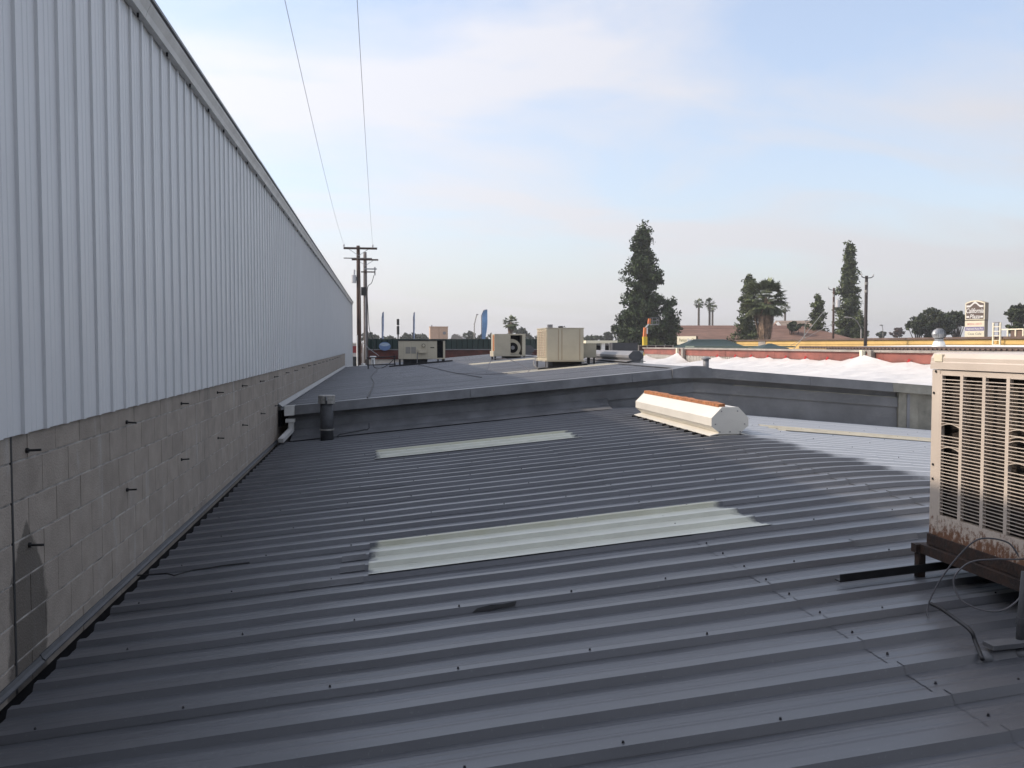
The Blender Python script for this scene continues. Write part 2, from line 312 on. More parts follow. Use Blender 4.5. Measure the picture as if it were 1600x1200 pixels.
M_glass = mat('window_glass', (0.03, 0.035, 0.04), rough=0.1, var=0.05)

# ------------------------------------------------------------------ heights of the two metal roofs (relative to the eye)
XW = -1.84                                  # face of the tall neighbour wall
RA, SA, RR = 4.6, 0.090, 0.45               # near roof: ridge position, pitch, bend
def hA(x): return -1.77 + SA * (RA - XW) - SA * (math.sqrt((x - RA) ** 2 + RR ** 2)) + SA * 0.12
def ZA(x): return CZ + hA(x)
RB = 5.9
def hB(x): return -1.17 + 0.088 * (x + 1.75) if x <= RB else -1.17 + 0.088 * (RB + 1.75) - 0.079 * (x - RB)
def ZB(x): return CZ + hB(x)
YB0, YB1 = 16.2, 46.0
def onA(px, py, up=0.0):
    d = ray(px, py); lo, hi = 0.5, 80.0
    g = lambda t: (CZ + d.z * t) - ZA(d.x * t) - up
    for _ in range(60):
        m_ = (lo + hi) / 2
        if g(m_) > 0: lo = m_
        else: hi = m_
    return V((d.x * lo, d.y * lo, CZ + d.z * lo))
RIB = 0.3245                                # rib pitch of the roof sheets
RW = 0.3048                                 # rib pitch of the wall siding
SH = 3 * RIB
def profile(nribs, lip=True, minor=True):
    p = []
    for k in range(nribs):
        c = k * RIB
        e = 0.0035 if (k == 0 and lip) else 0.0
        p += [(c - 0.045, e), (c - 0.025, 0.033 + e), (c + 0.025, 0.033 + e), (c + 0.045, 0.0)]
        if minor: p += [(c + 0.125, 0), (c + 0.137, 0.0019), (c + 0.150, 0.0019), (c + 0.162, 0), (c + 0.20, 0), (c + 0.212, 0.0019), (c + 0.225, 0.0019), (c + 0.237, 0)]
    c = nribs * RIB; p += [(c - 0.045, 0.0), (c - 0.025, 0.033), (c + 0.0, 0.033)]
    return p
def sheet(xs, zf, y0, prof, lift=0.0, jit=0.0, seed=0):
    r = random.Random(seed); mb = MB(); n = len(prof); vs = []
    for i, x in enumerate(xs):
        dj = r.uniform(-jit, jit); sk = r.uniform(-jit, jit) * 0.8
        for y, z in prof: vs.append((x, y0 + y, zf(x) + z + lift + dj + sk * y))
    fs = [(i * n + k, (i + 1) * n + k, (i + 1) * n + k + 1, i * n + k + 1) for i in range(len(xs) - 1) for k in range(n - 1)]
    return mb.add(vs, fs)
def lin(a, b, n): return [a + (b - a) * i / n for i in range(n + 1)]

# ================================================================== GROUND
tag(MB().add([(-900, -300, 0), (900, -300, 0), (900, 1500, 0), (-900, 1500, 0)], [(0, 1, 2, 3)]).build('ground', M_asph), kind='structure')

# ================================================================== TALL NEIGHBOUR BUILDING (block base, white ribbed siding, gutter)
WH = empty('warehouse', (-6, 26, 0), 'tall warehouse with white ribbed metal siding above a grey concrete block base', 'warehouse')
H_SB, H_EV = -0.457, 2.49
YS0, YEND, YBLK = -5.0, 56.5, 46.0
# inner structural wall (mortar backing) and the rest of the building volume
bw = MB().box((XW - 0.25, YS0, 0), (XW + 0.0002, YBLK, h2z(-0.40))).build('block_wall', M_mortar, WH)
MB().box((-16, YS0, 0), (XW - 0.26, YEND - 0.02, h2z(2.42))).build('building_core', M_white, WH)
# added unseen block behind the camera: dims the sky light on the rib fronts
MB().box((XW + 0.08, -6.0, 0), (13.0, -4.2, h2z(2.9))).build('unseen_light_blocker', mat('dark_light_blocker', (0.10, 0.095, 0.088), rough=0.9, coord='World'), WH)
BL, BH = 0.4064, 0.2032
ZC = h2z(-0.596)
def block_mesh(l):
    mb = MB().box((-0.02, 0.003, 0.005), (0.005, l - 0.003, BH - 0.005), bevel=0.0035)
    return mb
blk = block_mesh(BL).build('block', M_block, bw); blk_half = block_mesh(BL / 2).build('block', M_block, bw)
bloc = gloc(bw); first = {0: True, 1: True}; rest = MB(); count = 0; YCJ = 4.74
for c in range(-1, 8):                     # course index downwards
    zb = ZC - (c + 1) * BH
    off = (c % 2) * BL / 2
    y = YCJ - 3 * BL
    seq = []
    yy = YCJ - BL * 4
    while yy < YCJ - 0.01: seq.append((yy, BL)); yy += BL
    yy = YCJ + 0.012
    if c % 2: seq.append((yy, BL / 2)); yy += BL / 2
    while yy < YBLK - BL / 2: seq.append((yy, BL)); yy += BL
    if yy < YBLK - 0.03: seq.append((yy, YBLK - yy))
    for (y0, l) in seq:
        if y0 > YB0 + 0.5 and c > 3: continue
        if y0 < 3.9: near = False
        else: near = (y0 < YB0 + 0.5) or (c < 2 and y0 < 26)
        std = abs(l - BL) < 1e-3; half = abs(l - BL / 2) < 1e-3
        if near and (std or half) and count < 300:
            src = blk if std else blk_half; k = 0 if std else 1
            loc = V((XW - random.uniform(0, 0.0025), y0, zb)) - bloc + V(gloc(bw)) * 0
            if first[k]: o = src; first[k] = False
            else: o = copy_part(src, bw)
            for_loc = loc
            o.location = for_loc; count += 1
        else: rest.box((XW - 0.02, y0 + 0.003, zb + 0.005), (XW + 0.004, y0 + l - 0.003, zb + BH - 0.005))
# block meshes were built relative to the wall origin: shift their data back to a local corner
for b in (blk, blk_half):
    for v in b.data.vertices: v.co += bloc
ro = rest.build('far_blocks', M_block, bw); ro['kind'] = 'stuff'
MB().box((XW - 0.004, YCJ - 0.006, h2z(-2.0)), (XW + 0.0055, YCJ + 0.017, h2z(-0.44))).build('control_joint', M_black, WH)
# siding panels
def siding_profile():
    p = [(0.049, 0.0)]
    for k in range(3):
        c = k * RW + 0.1
        p += [(c - 0.024, 0), (c - 0.021, 0.017), (c + 0.021, 0.017), (c + 0.024, 0), (c + 0.105, 0), (c + 0.112, 0.003), (c + 0.126, 0.003), (c + 0.133, 0), (c + 0.172, 0), (c + 0.179, 0.003), (c + 0.193, 0.003), (c + 0.20, 0)]
    return p + [(3 * RW + 0.053, 0.0012)]
def siding(z0, z1):
    p = siding_profile(); n = len(p); mb = MB()
    zs = [z0, (z0 + z1) / 2, z1]
    vs = [(XW + 0.022 + x, y, z) for z in zs for y, x in p]
    return mb.add(vs, [(j * n + i, j * n + i + 1, (j + 1) * n + i + 1, (j + 1) * n + i) for j in range(2) for i in range(n - 1)])
sp = siding(h2z(H_SB), h2z(H_EV)).build('siding_panel', M_white, WH); sp2 = None
wloc = gloc(WH); yy = YS0; k = 0
while yy + 0.9 < YEND:
    if yy < YBLK: o = sp if k == 0 else copy_part(sp, WH)
    else:
        if sp2 is None: sp2 = siding(h2z(-2.6), h2z(H_EV)).build('siding_panel', M_white, WH); o = sp2
        else: o = copy_part(sp2, WH)
    o.location = (random.uniform(-0.0015, 0.0015), yy, 0); k += 1; yy += 3 * RW
MB().box((XW + 0.0, YBLK + 0.05, h2z(-2.6)), (XW + 0.018, YEND, h2z(-0.3))).build('wall_panel_backing', M_white, WH)
MB().box((XW + 0.01, YEND - 0.12, h2z(-3)), (XW + 0.075, YEND + 0.01, h2z(H_EV + 0.03))).build('corner_trim', M_white, WH)
# gutter, fascia and roof edge
def lprism(poly, y0, y1): return MB().prism([(x, y0, h2z(z)) for x, z in poly], (0, y1 - y0, 0))
yy = YS0
while yy < YEND:
    y1 = min(yy + 6.1, YEND + 0.1); dz = random.uniform(-0.006, 0.006)
    lprism([(XW + 0.03, 2.475 + dz), (XW + 0.085, 2.475 + dz), (XW + 0.098, 2.52 + dz), (XW + 0.125, 2.575 + dz), (XW + 0.125, 2.60 + dz), (XW + 0.112, 2.60 + dz), (XW + 0.03, 2.60 + dz)], yy + 0.002, y1 - 0.002).build('gutter', M_gutter, WH)
    lprism([(XW - 0.3, 2.612), (XW + 0.09, 2.606), (XW + 0.145, 2.606 + dz), (XW + 0.145, 2.63 + dz), (XW - 0.3, 2.70)], yy, y1 - 0.003).build('roof_edge', M_duct, WH)
    yy += 6.1
MB().box((-16.2, YS0, h2z(2.63)), (XW - 0.28, YEND, h2z(2.70))).build('roof_slab', M_duct, WH)
sb = MB(); yy = YS0 + 0.2
while yy < 40: sb.box((XW + 0.05, yy, h2z(2.44)), (XW + 0.066, yy + 0.012, h2z(2.478))); yy += 3 * RW
sb.build('gutter_clips', M_black, WH)['kind'] = 'stuff'
# anchor bolts along the block courses
bolt = MB().tube([(0, 0, 0), (0.074, 0, 0.0)], 0.0065, 8).tube([(0.0, 0, 0), (0.013, 0, 0)], 0.015, 6).build('anchor_bolt', M_black, WH)
for v in bolt.data.vertices: v.co += wloc
firstb = True
for row, hz in enumerate((-0.555, -1.06)):
    for i in range(20):
        y = 4.92 + 1.82 * i
        if row == 1 and y > YB0: continue
        o = bolt if firstb else copy_part(bolt, WH); firstb = False
        o.location = V((XW + 0.003, y + random.uniform(-0.04, 0.04), h2z(hz + random.uniform(-0.012, 0.012)))) - wloc; o.rotation_euler = (0, random.uniform(-0.08, 0.12), random.uniform(-0.1, 0.1))

# ================================================================== NEAR METAL ROOF
RA_ = empty('near_roof_building', (4, 6, 0), 'low building with grey painted ribbed metal roof in the foreground', 'building')
PROF = profile(3)
Y_A0 = 6.068 - SH * 9; nA = int((YB0 + 0.25 - Y_A0) / SH) + 1
XA0, XA1 = XW + 0.085, 14.0
low = [sheet(lin(XA0, 2.22, 9), ZA, 0, PROF, 0, 0.0022, s) for s in range(5)]
upp = [sheet(lin(2.19, 4.13, 5), ZA, 0, PROF, 0.004, 0.0016, s + 10) for s in range(5)]
rid = [sheet(lin(4.10, 5.34, 16), ZA, 0, PROF, 0.008, 0.0006, s + 20) for s in range(5)]
bck = [sheet(lin(5.31, XA1, 9), ZA, 0, PROF, 0.004, 0.002, s + 30) for s in range(5)]
def screws(xs, zf, rows=((0, 0.0365),)):
    mb = MB()
    for (dy, dz) in rows:
        for x in xs:
            z = zf(x) + dz; y = dy + random.uniform(-0.008, 0.008)
            mb.tube([(x, y, z - 0.002), (x, y, z + 0.003)], 0.006, 8); mb.tube([(x, y, z + 0.003), (x, y, z + 0.009)], 0.0045, 6)
    return mb
aloc = gloc(RA_); datas = {}
def shared(key, mb, name, m, parent, y, origin):
    """first build makes the mesh, later ones share it; the object sits at its row y"""
    if key not in datas:
        o = mb.build(name, m, parent)
        for v in o.data.vertices: v.co += V(gloc(parent)) - V(origin)
        datas[key] = o.data
    else:
        o = bpy.data.objects.new(name, datas[key]); COL.objects.link(o); o.parent = parent
    o.location = V(origin) + V((0, y, 0)) - V(gloc(parent)); return o
scr_l = [screws([x + random.uniform(-.03, .03) for x in np.arange(-1.6 + 0.1 * s, 2.1, 0.62)], ZA, ((0.0, 0.0365),)) for s in range(3)]
scr_u = [screws([x for x in np.arange(2.5, 4.1, 0.62)], ZA, ((0.0, 0.0455),)).__class__() or None for s in range(1)]
scr_u = [screws(list(np.arange(2.5, 4.1, 0.62)), ZA, ((0.0, 0.038),))]
scr_b = [screws(list(np.arange(5.6, 13, 0.8)), ZA, ((0.0, 0.038), (0.45, 0.008)))]
scr_e = screws([2.24], ZA, ((0.16, 0.006), (0.5, 0.006), (0.8, 0.006)))
for i in range(nA):
    y = Y_A0 + i * SH; v = (i * 3) % 5
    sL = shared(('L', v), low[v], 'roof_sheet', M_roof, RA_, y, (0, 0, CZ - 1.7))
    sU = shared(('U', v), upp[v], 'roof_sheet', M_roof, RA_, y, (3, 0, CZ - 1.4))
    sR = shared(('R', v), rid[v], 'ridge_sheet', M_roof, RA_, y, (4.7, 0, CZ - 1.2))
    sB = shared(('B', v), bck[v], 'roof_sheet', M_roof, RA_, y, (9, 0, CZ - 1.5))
    if y > 2:
        for key, mb, par in ((('sl', i % 3), scr_l[i % 3], sL), (('su', 0), scr_u[0], sU), (('se', 0), scr_e, sU), (('sb', 0), scr_b[0], sB)):
            org = gloc(par)
            if key not in datas:
                o = mb.build('screw_row', M_screw, None); 
                for vv in o.data.vertices: vv.co += o.location - V((0, 0, 0))
                o.location = (0, 0, 0); datas[key] = o.data; o.parent = par; o.location = V((0, y, 0)) - org
            else:
                o = bpy.data.objects.new('screw_row', datas[key]); COL.objects.link(o); o.parent = par; o.location = V((0, y, 0)) - org
            o['kind'] = 'stuff'
# walls below the roof
MB().box((XW + 0.03, Y_A0 + 0.1, 0), (XA1 - 0.3, YB0 + 0.1, h2z(-2.35))).build('building_wall', M_corr, RA_)
# skylight sheets: fibreglass with grey overspray at the edges
def skylight(x0, x1, ribs, zf, lift, parent, y0=6.068, m=None):
    y = y0 + ribs * RIB
    o = sheet(lin(x0, x1, 12), zf, y, profile(3, True, False)[1:] + [(3 * RIB + 0.025, 0.033), (3 * RIB + 0.045, 0.003)], lift, 0.001, int(ribs)).build('skylight_sheet', m or M_fibre, parent)
    return o
s1 = skylight(-0.10, 2.80, 0, ZA, 0.010, RA_); s1['label'] = 'pale fibreglass skylight sheet nearest in the dark roof'
s2 = skylight(-0.10, 2.80, 19, ZA, 0.010, RA_); s2['label'] = 'second pale fibreglass skylight sheet, farther up the dark roof'
s3 = skylight(5.85, 9.6, 19, ZA, 0.010, RA_, m=M_fibre2); s3['label'] = 'pale skylight sheet on the far slope behind the ridge'
# flashing strip along the wall with rib closures below it
def along(poly_fn, ys): pass
fl = MB()
for y0 in np.arange(2.0, YB0 - 0.2, 3.05):
    y1 = min(y0 + 3.05, YB0 - 0.15); dz = random.uniform(-0.004, 0.004)
    MB().prism([(XW + 0.005, y0, ZA(XW) + 0.085 + dz), (XW + 0.012, y0, ZA(XW) + 0.085 + dz), (XW + 0.020, y0, ZA(XW) + 0.066 + dz), (XW + 0.034, y0, ZA(XW) + 0.056 + dz), (XW + 0.034, y0, ZA(XW) + 0.046 + dz), (XW + 0.005, y0, ZA(XW) + 0.050 + dz)], (0, y1 - y0 - 0.004, 0)).build('wall_flashing', M_pvc, RA_)
MB().box((XW + 0.004, 2.0, ZA(XW) - 0.25), (XW + 0.082, YB0 - 0.1, ZA(XW) - 0.012)).build('eave_closure', M_dark, RA_)
# torn strip of tape on a rib
tp = onA(775, 951, 0.03)
yt = 6.068 + round((tp.y - 6.068) / RIB) * RIB
t_ = MB(); poly = [(-0.13, 0.0), (-0.10, 0.018), (-0.02, 0.026), (0.05, 0.022), (0.13, 0.028), (0.12, 0.006), (0.03, 0.004), (-0.03, -0.004), (-0.09, 0.004)]
t_.prism([(tp.x + a, yt - 0.050 + b * 0.57 - 0.001, ZA(tp.x + a) + 0.006 + b) for a, b in poly], (0, -0.003, 0.001)); t_.build('torn_tape', M_black, RA_)
# strips of painted-over seam tape folded over ribs left of the near skylight
for (xa, xb, rb) in ((-0.62, -0.13, 0), (-0.30, -0.125, 1), (-0.30, -0.125, 2), (3.05, 3.5, -2)):
    yr = 6.068 + rb * RIB; pr = [(-0.060, 0.006), (-0.046, 0.007), (-0.026, 0.040), (0.026, 0.040), (0.034, 0.022)]
    vs = [(x, yr + a, ZA(x) + b) for x in (xa, xb) for a, b in pr]
    MB().add(vs, [(k, k + 5, k + 6, k + 1) for k in range(4)]).build('seam_tape', M_trim, RA_)
# split seam near the wall
q = [onA(x, y, 0.045) for x, y in ((215, 899), (260, 896), (272, 899), (300, 891), (330, 887), (345, 884), (390, 879))]
MB().tube(q, 0.006, 5).build('lifted_seam', M_black, RA_)

# ================================================================== FAR METAL ROOF (higher, with its gable end facing us)
RBo = empty('far_roof_building', (4, 30, 0), 'higher building with grey ribbed metal roof, its gable end facing the near roof', 'building')
nB = int((YB1 - YB0) / SH)
bl = [sheet(lin(XW + 0.06, RB + 0.05, 8), ZB, 0, profile(3, True, False), 0, 0.003, 40 + s) for s in range(4)]
br = [sheet(lin(RB - 0.03, 13.6, 6), ZB, 0, profile(3, True, False), 0.003, 0.002, 50 + s) for s in range(2)]
for i in range(nB):
    y = YB0 + 0.10 + i * SH
    shared(('BL', i % 4), bl[(i) % 4], 'roof_sheet', M_roofB, RBo, y, (2, 0, CZ - 0.8))
    shared(('BR', i % 2), br[i % 2], 'roof_sheet', M_roofB, RBo, y, (9, 0, CZ - 0.7))
for s, (x0, x1, yk) in enumerate(((3.0, 5.75, 21.2), (3.1, 5.8, 30.9))):
    o = sheet(lin(x0, x1, 6), ZB, yk, profile(3, True, False), 0.009, 0, 3).build('skylight_sheet', M_fibre2, RBo)
rc = MB()
for a, b in ((RB - 0.17, RB), (RB, RB + 0.17)):
    rc.prism([(a, YB0 - 0.03, ZB(a) + 0.046 + (0.02 if a == RB else 0)), (b, YB0 - 0.03, ZB(b) + 0.046 + (0.02 if b == RB else 0)), (b, YB0 - 0.03, ZB(b) + 0.040), (a, YB0 - 0.03, ZB(a) + 0.040)], (0, YB1 - YB0, 0))
rc.build('ridge_cap', M_trim, RBo)
def strip(name, x0, x1, top, bot, y0, y1, m, yslope=0.0):
    n = max(1, int(abs(x1 - x0) / 1.5)); xs = lin(x0, x1, n); mb = MB(); vs = []
    for x in xs:
        vs += [(x, y0, ZB(x) + bot), (x, y0 + yslope, ZB(x) + top), (x, y1, ZB(x) + top), (x, y1, ZB(x) + bot)]
    fs = [(i * 4 + k, i * 4 + (k + 1) % 4, (i + 1) * 4 + (k + 1) % 4, (i + 1) * 4 + k) for i in range(n) for k in range(4)] + [(3, 2, 1, 0), (n * 4, n * 4 + 1, n * 4 + 2, n * 4 + 3)]
    return mb.add(vs, fs).build(name, m, RBo)
XL = XW + 0.18
for (xa, xb) in ((XL + 0.13, 1.6), (1.605, 4.65), (4.655, 5.42)): strip('rake_fascia', xa, xb, 0.062, -0.10, YB0 - 0.05, YB0 + 0.22, M_trim, 0.035)
strip('rake_end_cap', XL - 0.05, XL + 0.125, 0.066, -0.105, YB0 - 0.055, YB0 + 0.2, M_gutter, 0.035)
# folded cap over the ridge end
cp = MB(); yf = YB0 - 0.06
pts = [(5.43, ZB(5.43) + 0.07), (RB - 0.1, ZB(RB) + 0.085), (RB + 0.12, ZB(RB) + 0.085), (6.2, ZB(6.2) + 0.068), (6.2, ZB(6.2) - 0.12), (5.43, ZB(5.43) - 0.10)]
cp.prism([(x, yf, z) for x, z in pts], (0, 0.3, 0)); cp.build('ridge_end_cap', M_trim, RBo)
for (xa, xb) in ((6.205, 8.2), (8.205, 9.93)): strip('rake_fascia', xa, xb, 0.062, -0.115, YB0 - 0.05, YB0 + 0.22, M_trimold, 0.035)
strip('rake_fascia', 9.935, 13.6, 0.064, -0.115, YB0 - 0.052, YB0 + 0.22, M_bare, 0.035)['label'] = 'unpainted beige end of the rake fascia'
# gable cladding: lapped strips parallel to the rakes
for (xa, xb) in ((XL, RB), (RB + 0.002, 10.12)):
    for j, (t0, t1, dy) in enumerate(((-0.10, -0.225, 0.16), (-0.22, -0.41, 0.10), (-0.405, -0.62, 0.125), (-0.615, -1.05, 0.105))):
        strip('gable_strip', xa, xb, t0, t1, YB0 + dy, YB0 + 0.3, M_trim if xa < RB else M_trimold, 0.012)
        if xa > RB and j in (1, 2): strip('lap_edge', xa + 0.8, xb - 0.05 * j, t0 + 0.004, t0 - 0.010, YB0 + dy - 0.006, YB0 + dy + 0.02, M_bare)
MB().box((10.125, YB0 + 0.08, h2z(-2.0)), (10.55, YB0 + 0.3, ZB(10.4) - 0.10)).build('corner_trim', M_bare, RBo)
MB().box((10.30, YB0 + 0.065, h2z(-2.0)), (10.36, YB0 + 0.079, ZB(10.4) - 0.13)).build('corner_trim', M_duct, RBo)
strip('gable_wall', 10.555, 13.5, -0.10, -1.4, YB0 + 0.12, YB0 + 0.3, M_bare)
# apron flashing where the near roof runs into the gable
ap = MB()
for x0 in lin(XW + 0.3, 4.2, 1)[:1]:
    xs = lin(XW + 0.25, 4.2, 8); vs = []
    for x in xs: vs += [(x, YB0 - 0.33, ZA(x) + 0.05), (x, YB0 - 0.02, ZA(x) + 0.10), (x, YB0 + 0.10, ZA(x) + 0.22), (x, YB0 + 0.10, ZA(x) + 0.04)]
    ap.add(vs, [(i * 4 + k, i * 4 + (k + 1) % 4, (i + 1) * 4 + (k + 1) % 4, (i + 1) * 4 + k) for i in range(8) for k in range(4)] + [(3, 2, 1, 0), (32, 33, 34, 35)])
ap.build('apron_flashing', M_trim, RBo)
MB().box((XW + 0.04, YB0 + 0.35, 0), (13.5, YB1 - 0.2, h2z(-1.75))).build('building_wall', M_corr, RBo)
wfl = MB(); 
for y0 in np.arange(YB0 + 0.1, YB1, 3.05):
    y1 = min(y0 + 3.04, YB1)
    MB().prism([(XW + 0.006, y0, ZB(XW) + 0.12), (XW + 0.014, y0, ZB(XW) + 0.12), (XW + 0.09, y0, ZB(XW) + 0.062), (XW + 0.09, y0, ZB(XW) + 0.045), (XW + 0.006, y0, ZB(XW) + 0.07)], (0, y1 - y0, 0)).build('wall_flashing', M_trim, RBo)
MB().box((XW + 0.006, YB0 + 0.1, ZB(XW) - 0.3), (XW + 0.058, YB1, ZB(XW) - 0.01)).build('eave_closure', M_dark, RBo)
# gutter end and downspout between gable and wall
ds = MB().box((XL - 0.03, YB0 - 0.08, ZA(XL) + 0.36), (XL + 0.13, YB0 + 0.08, ZA(XL) + 0.42)).build('gutter_outlet', M_gutter, RBo)
MB().box((XL + 0.02, YB0 - 0.05, ZA(XL) + 0.2), (XL + 0.11, YB0 + 0.05, ZA(XL) + 0.355)).build('downspout', M_gutter, RBo)
MB().bar((XL + 0.06, YB0 - 0.02, ZA(XL) + 0.22), (XL - 0.06, YB0 - 0.55, ZA(XL) + 0.09), 0.09, 0.07).build('downspout', M_gutter, RBo)

# ================================================================== THINGS ON THE NEAR ROOF
# --- octagonal ridge vent
def oct_vent(name, cx, y0, y1, zb, wd, ht, m, mend, label, cap=None):
    e = empty(name, (cx, (y0 + y1) / 2, zb), label, 'roof vent')
    c = wd * 0.28
    prof = [(-wd / 2 + c * 0.9, 0.07), (-wd / 2, 0.07 + c * 0.75), (-wd / 2, ht - c), (-wd / 2 + c, ht), (wd / 2 - c, ht), (wd / 2, ht - c), (wd / 2, 0.07 + c * 0.75), (wd / 2 - c * 0.9, 0.07)]
    MB().prism([(cx + a, y0 + 0.012, zb + b) for a, b in prof], (0, y1 - y0 - 0.024, 0)).build('vent_body', m, e)
    pe = [(a * 1.012, (b - ht / 2) * 1.012 + ht / 2) for a, b in prof]
    for yy_ in (y0, y1 - 0.011): MB().prism([(cx + a, yy_, zb + b) for a, b in pe], (0, 0.011, 0)).build('end_plate', mend, e)
    tw = wd / 2 - c * 0.75
    MB().box((cx - tw, y0 + 0.03, zb - 0.02), (cx + tw, y1 - 0.03, zb + 0.075)).build('throat', m, e)
    sk = MB()
    for s_ in (-1, 1): sk.prism([(cx + s_ * tw, y0 - 0.01, zb + 0.085), (cx + s_ * (tw + 0.13), y0 - 0.01, zb + 0.055), (cx + s_ * (tw + 0.13), y0 - 0.01, zb + 0.045), (cx + s_ * tw, y0 - 0.01, zb + 0.07)], (0, y1 - y0 + 0.02, 0))
    sk.build('base_flashing', m, e)
    return e
zv = ZA(4.5) - 0.02
V1 = oct_vent('ridge_vent', 4.50, 11.05, 14.55, zv, 0.50, 0.42, M_ventw, M_ventw, 'long white octagonal ridge vent with orange strip along its top')
cl = MB(); ys = lin(11.15, 14.5, 24)
vs = []
for y in ys:
    j = random.uniform(-0.006, 0.01); vs += [(4.38, y, zv + 0.415), (4.38, y, zv + 0.455 + j), (4.47, y, zv + 0.46 + j), (4.47, y, zv + 0.415)]
cl.add(vs, [(i * 4 + k, i * 4 + (k + 1) % 4, (i + 1) * 4 + (k + 1) % 4, (i + 1) * 4 + k) for i in range(24) for k in range(4)] + [(3, 2, 1, 0), (96, 97, 98, 99)])
cl.build('top_strip', M_orange, V1)
sc_ = MB()
for y in np.arange(11.1, 14.6, RIB): sc_.box((4.16, y, ZA(4.19) + 0.012), (4.20, y + 0.11, ZA(4.19) + 0.045))
sc_.build('rib_closure', M_dark, V1)['kind'] = 'stuff'
sw = MB()
for a, b in ((-0.12, 0.37), (0.10, 0.37), (-0.2, 0.2), (0.2, 0.2), (-0.14, 0.1), (0.0, 0.1), (0.14, 0.1)): sw.tube([(4.50 + a, 11.051, zv + b), (4.50 + a, 11.040, zv + b)], 0.008, 6)
sw.build('end_screws', M_duct, V1)
# --- vent pipe by the gable
pb = onA(511, 689); pb = V((pb.x, min(pb.y, YB0 - 0.33), 0)); pb.z = ZA(pb.x)
vp = empty('vent_pipe', pb, 'upright grey vent pipe with pale cap by the left end of the gable', 'vent pipe')
MB().tube([pb + V((0, 0, -0.03)), pb + V((0, 0, 0.70))], 0.112, 20).build('pipe', M_pvc, vp, True)
MB().tube([pb + V((0, 0, 0.19)), pb + V((0, 0, 0.215))], 0.125, 20).build('clamp_band', M_cap, vp)
cpm = MB()
for s_ in range(4):
    a0 = s_ * math.pi / 2 + 0.12; a1 = a0 + math.pi / 2 - 0.24; seg = lin(a0, a1, 5)
    po = [(pb.x + 0.145 * math.cos(a), pb.y + 0.145 * math.sin(a), pb.z + 0.655) for a in seg] + [(pb.x + 0.128 * math.cos(a), pb.y + 0.128 * math.sin(a), pb.z + 0.655) for a in reversed(seg)]
    cpm.prism(po, (0, 0, 0.13))
cpm.build('cap_guard', M_cap, vp)
MB().tube([pb + V((0, 0, 0.785)), pb + V((0, 0, 0.80))], [0.155, 0.13], 18).build('cap_top', M_cap, vp)
# --- bent conduit on the roof beside it
ca = onA(532, 671, 0.09); cb = onA(575, 665, 0.12); ca.y = cb.y = YB0 - 0.42
cn = MB().tube([ca + V((0, 0, -0.13)), ca + V((0, 0, -0.02)), ca + V((0.03, 0, 0)), cb + V((-0.05, 0, 0)), cb, cb + V((0.03, 0.06, 0.03)), cb + V((0.03, 0.10, 0.10))], 0.013, 8).build('bent_conduit', M_pvc); tag(cn, 'thin bent conduit on the near roof right of the vent pipe', 'conduit')
# --- short capped pipe behind the right rake
sp_ = at(1103, 577, 19.5); sp_.z = ZB(sp_.x) - 0.02
e = empty('vent_stub', sp_, 'short grey capped vent stub behind the right rake, before the white tarp', 'vent pipe')
MB().tube([sp_ + V((0, 0, -0.05)), sp_ + V((0, 0, 0.30))], 0.065, 14).build('pipe', M_duct, e, True)
MB().tube([sp_ + V((0, 0, 0.28)), sp_ + V((0, 0, 0.31)), sp_ + V((0, 0, 0.335))], [0.105, 0.10, 0.05], 14).build('cap', M_duct, e)

# --- big rooftop cooler at the right edge of the picture
XF = 3.05; AY1 = 4.585; AY0 = 3.46; AX1 = 4.25
HT, HB = -0.045, -1.085
AC = empty('rooftop_cooler', (3.6, 4.0, ZA(3.6)), 'large beige louvred air conditioner with rusty base on an iron stand at the right edge', 'air conditioner')
T = 0.03
body = MB().box((XF + T + 0.03, AY0 + T, h2z(HB)), (AX1 - T, AY1 - T, h2z(HT - 0.098))).build('inner_coil', M_pad, AC)
# corner posts and rails of the louvred face (facing the wall)
fr = MB(); zt, zb_ = h2z(HT - 0.095), h2z(HB + 0.0)
fr.box((XF, AY1 - 0.075, zb_ + 0.02), (XF + T, AY1, zt), 0.006)
fr.box((XF, AY0, zb_ + 0.02), (XF + T, AY0 + 0.05, zt), 0.006)
fr.box((XF + T, AY0, zb_), (AX1, AY0 + 0.02, zt)); fr.box((XF + T, AY1 - 0.02, zb_), (AX1, AY1, zt)); fr.box((AX1 - 0.02, AY0, zb_), (AX1, AY1, zt))
fr.build('cabinet', M_ac, AC)
MB().box((XF + 0.003, AY0 + 0.051, zt - 0.03), (XF + T, AY1 - 0.076, zt)).build('top_rail', M_ac, AC)
MB().box((XF + 0.002, AY0 + 0.051, zb_ + 0.02), (XF + T, AY1 - 0.076, zb_ + 0.14)).build('bottom_rail', M_ac, AC)
lid = MB().prism([(XF - 0.007, AY0 - 0.005, h2z(HT - 0.092)), (XF - 0.007, AY0 - 0.005, h2z(HT - 0.055)), (XF - 0.004, AY0 - 0.005, h2z(HT - 0.05)), (XF - 0.004, AY0 - 0.005, h2z(HT - 0.03)), (XF + 0.012, AY0 - 0.005, h2z(HT - 0.006)), (XF + 0.04, AY0 - 0.005, h2z(HT)), (AX1 + 0.02, AY0 - 0.005, h2z(HT)), (AX1 + 0.02, AY0 - 0.005, h2z(HT - 0.092))], (0, AY1 - AY0 + 0.01, 0)).build('lid', M_ac, AC)
MB().box((XF - 0.0095, AY1 - 0.10, h2z(HT - 0.05)), (XF + 0.05, AY1 - 0.03, h2z(HT - 0.01))).build('lid_patch', M_signcr, lid)
slat_data = None
ncol = 6; cw, cp_ = 0.153, 0.1775; ytop = AY1 - 0.092
zs0, zs1 = zb_ + 0.145, zt - 0.034; nsl = int((zs1 - zs0) / 0.0180); npit = (zs1 - zs0) / nsl; nsl -= 1
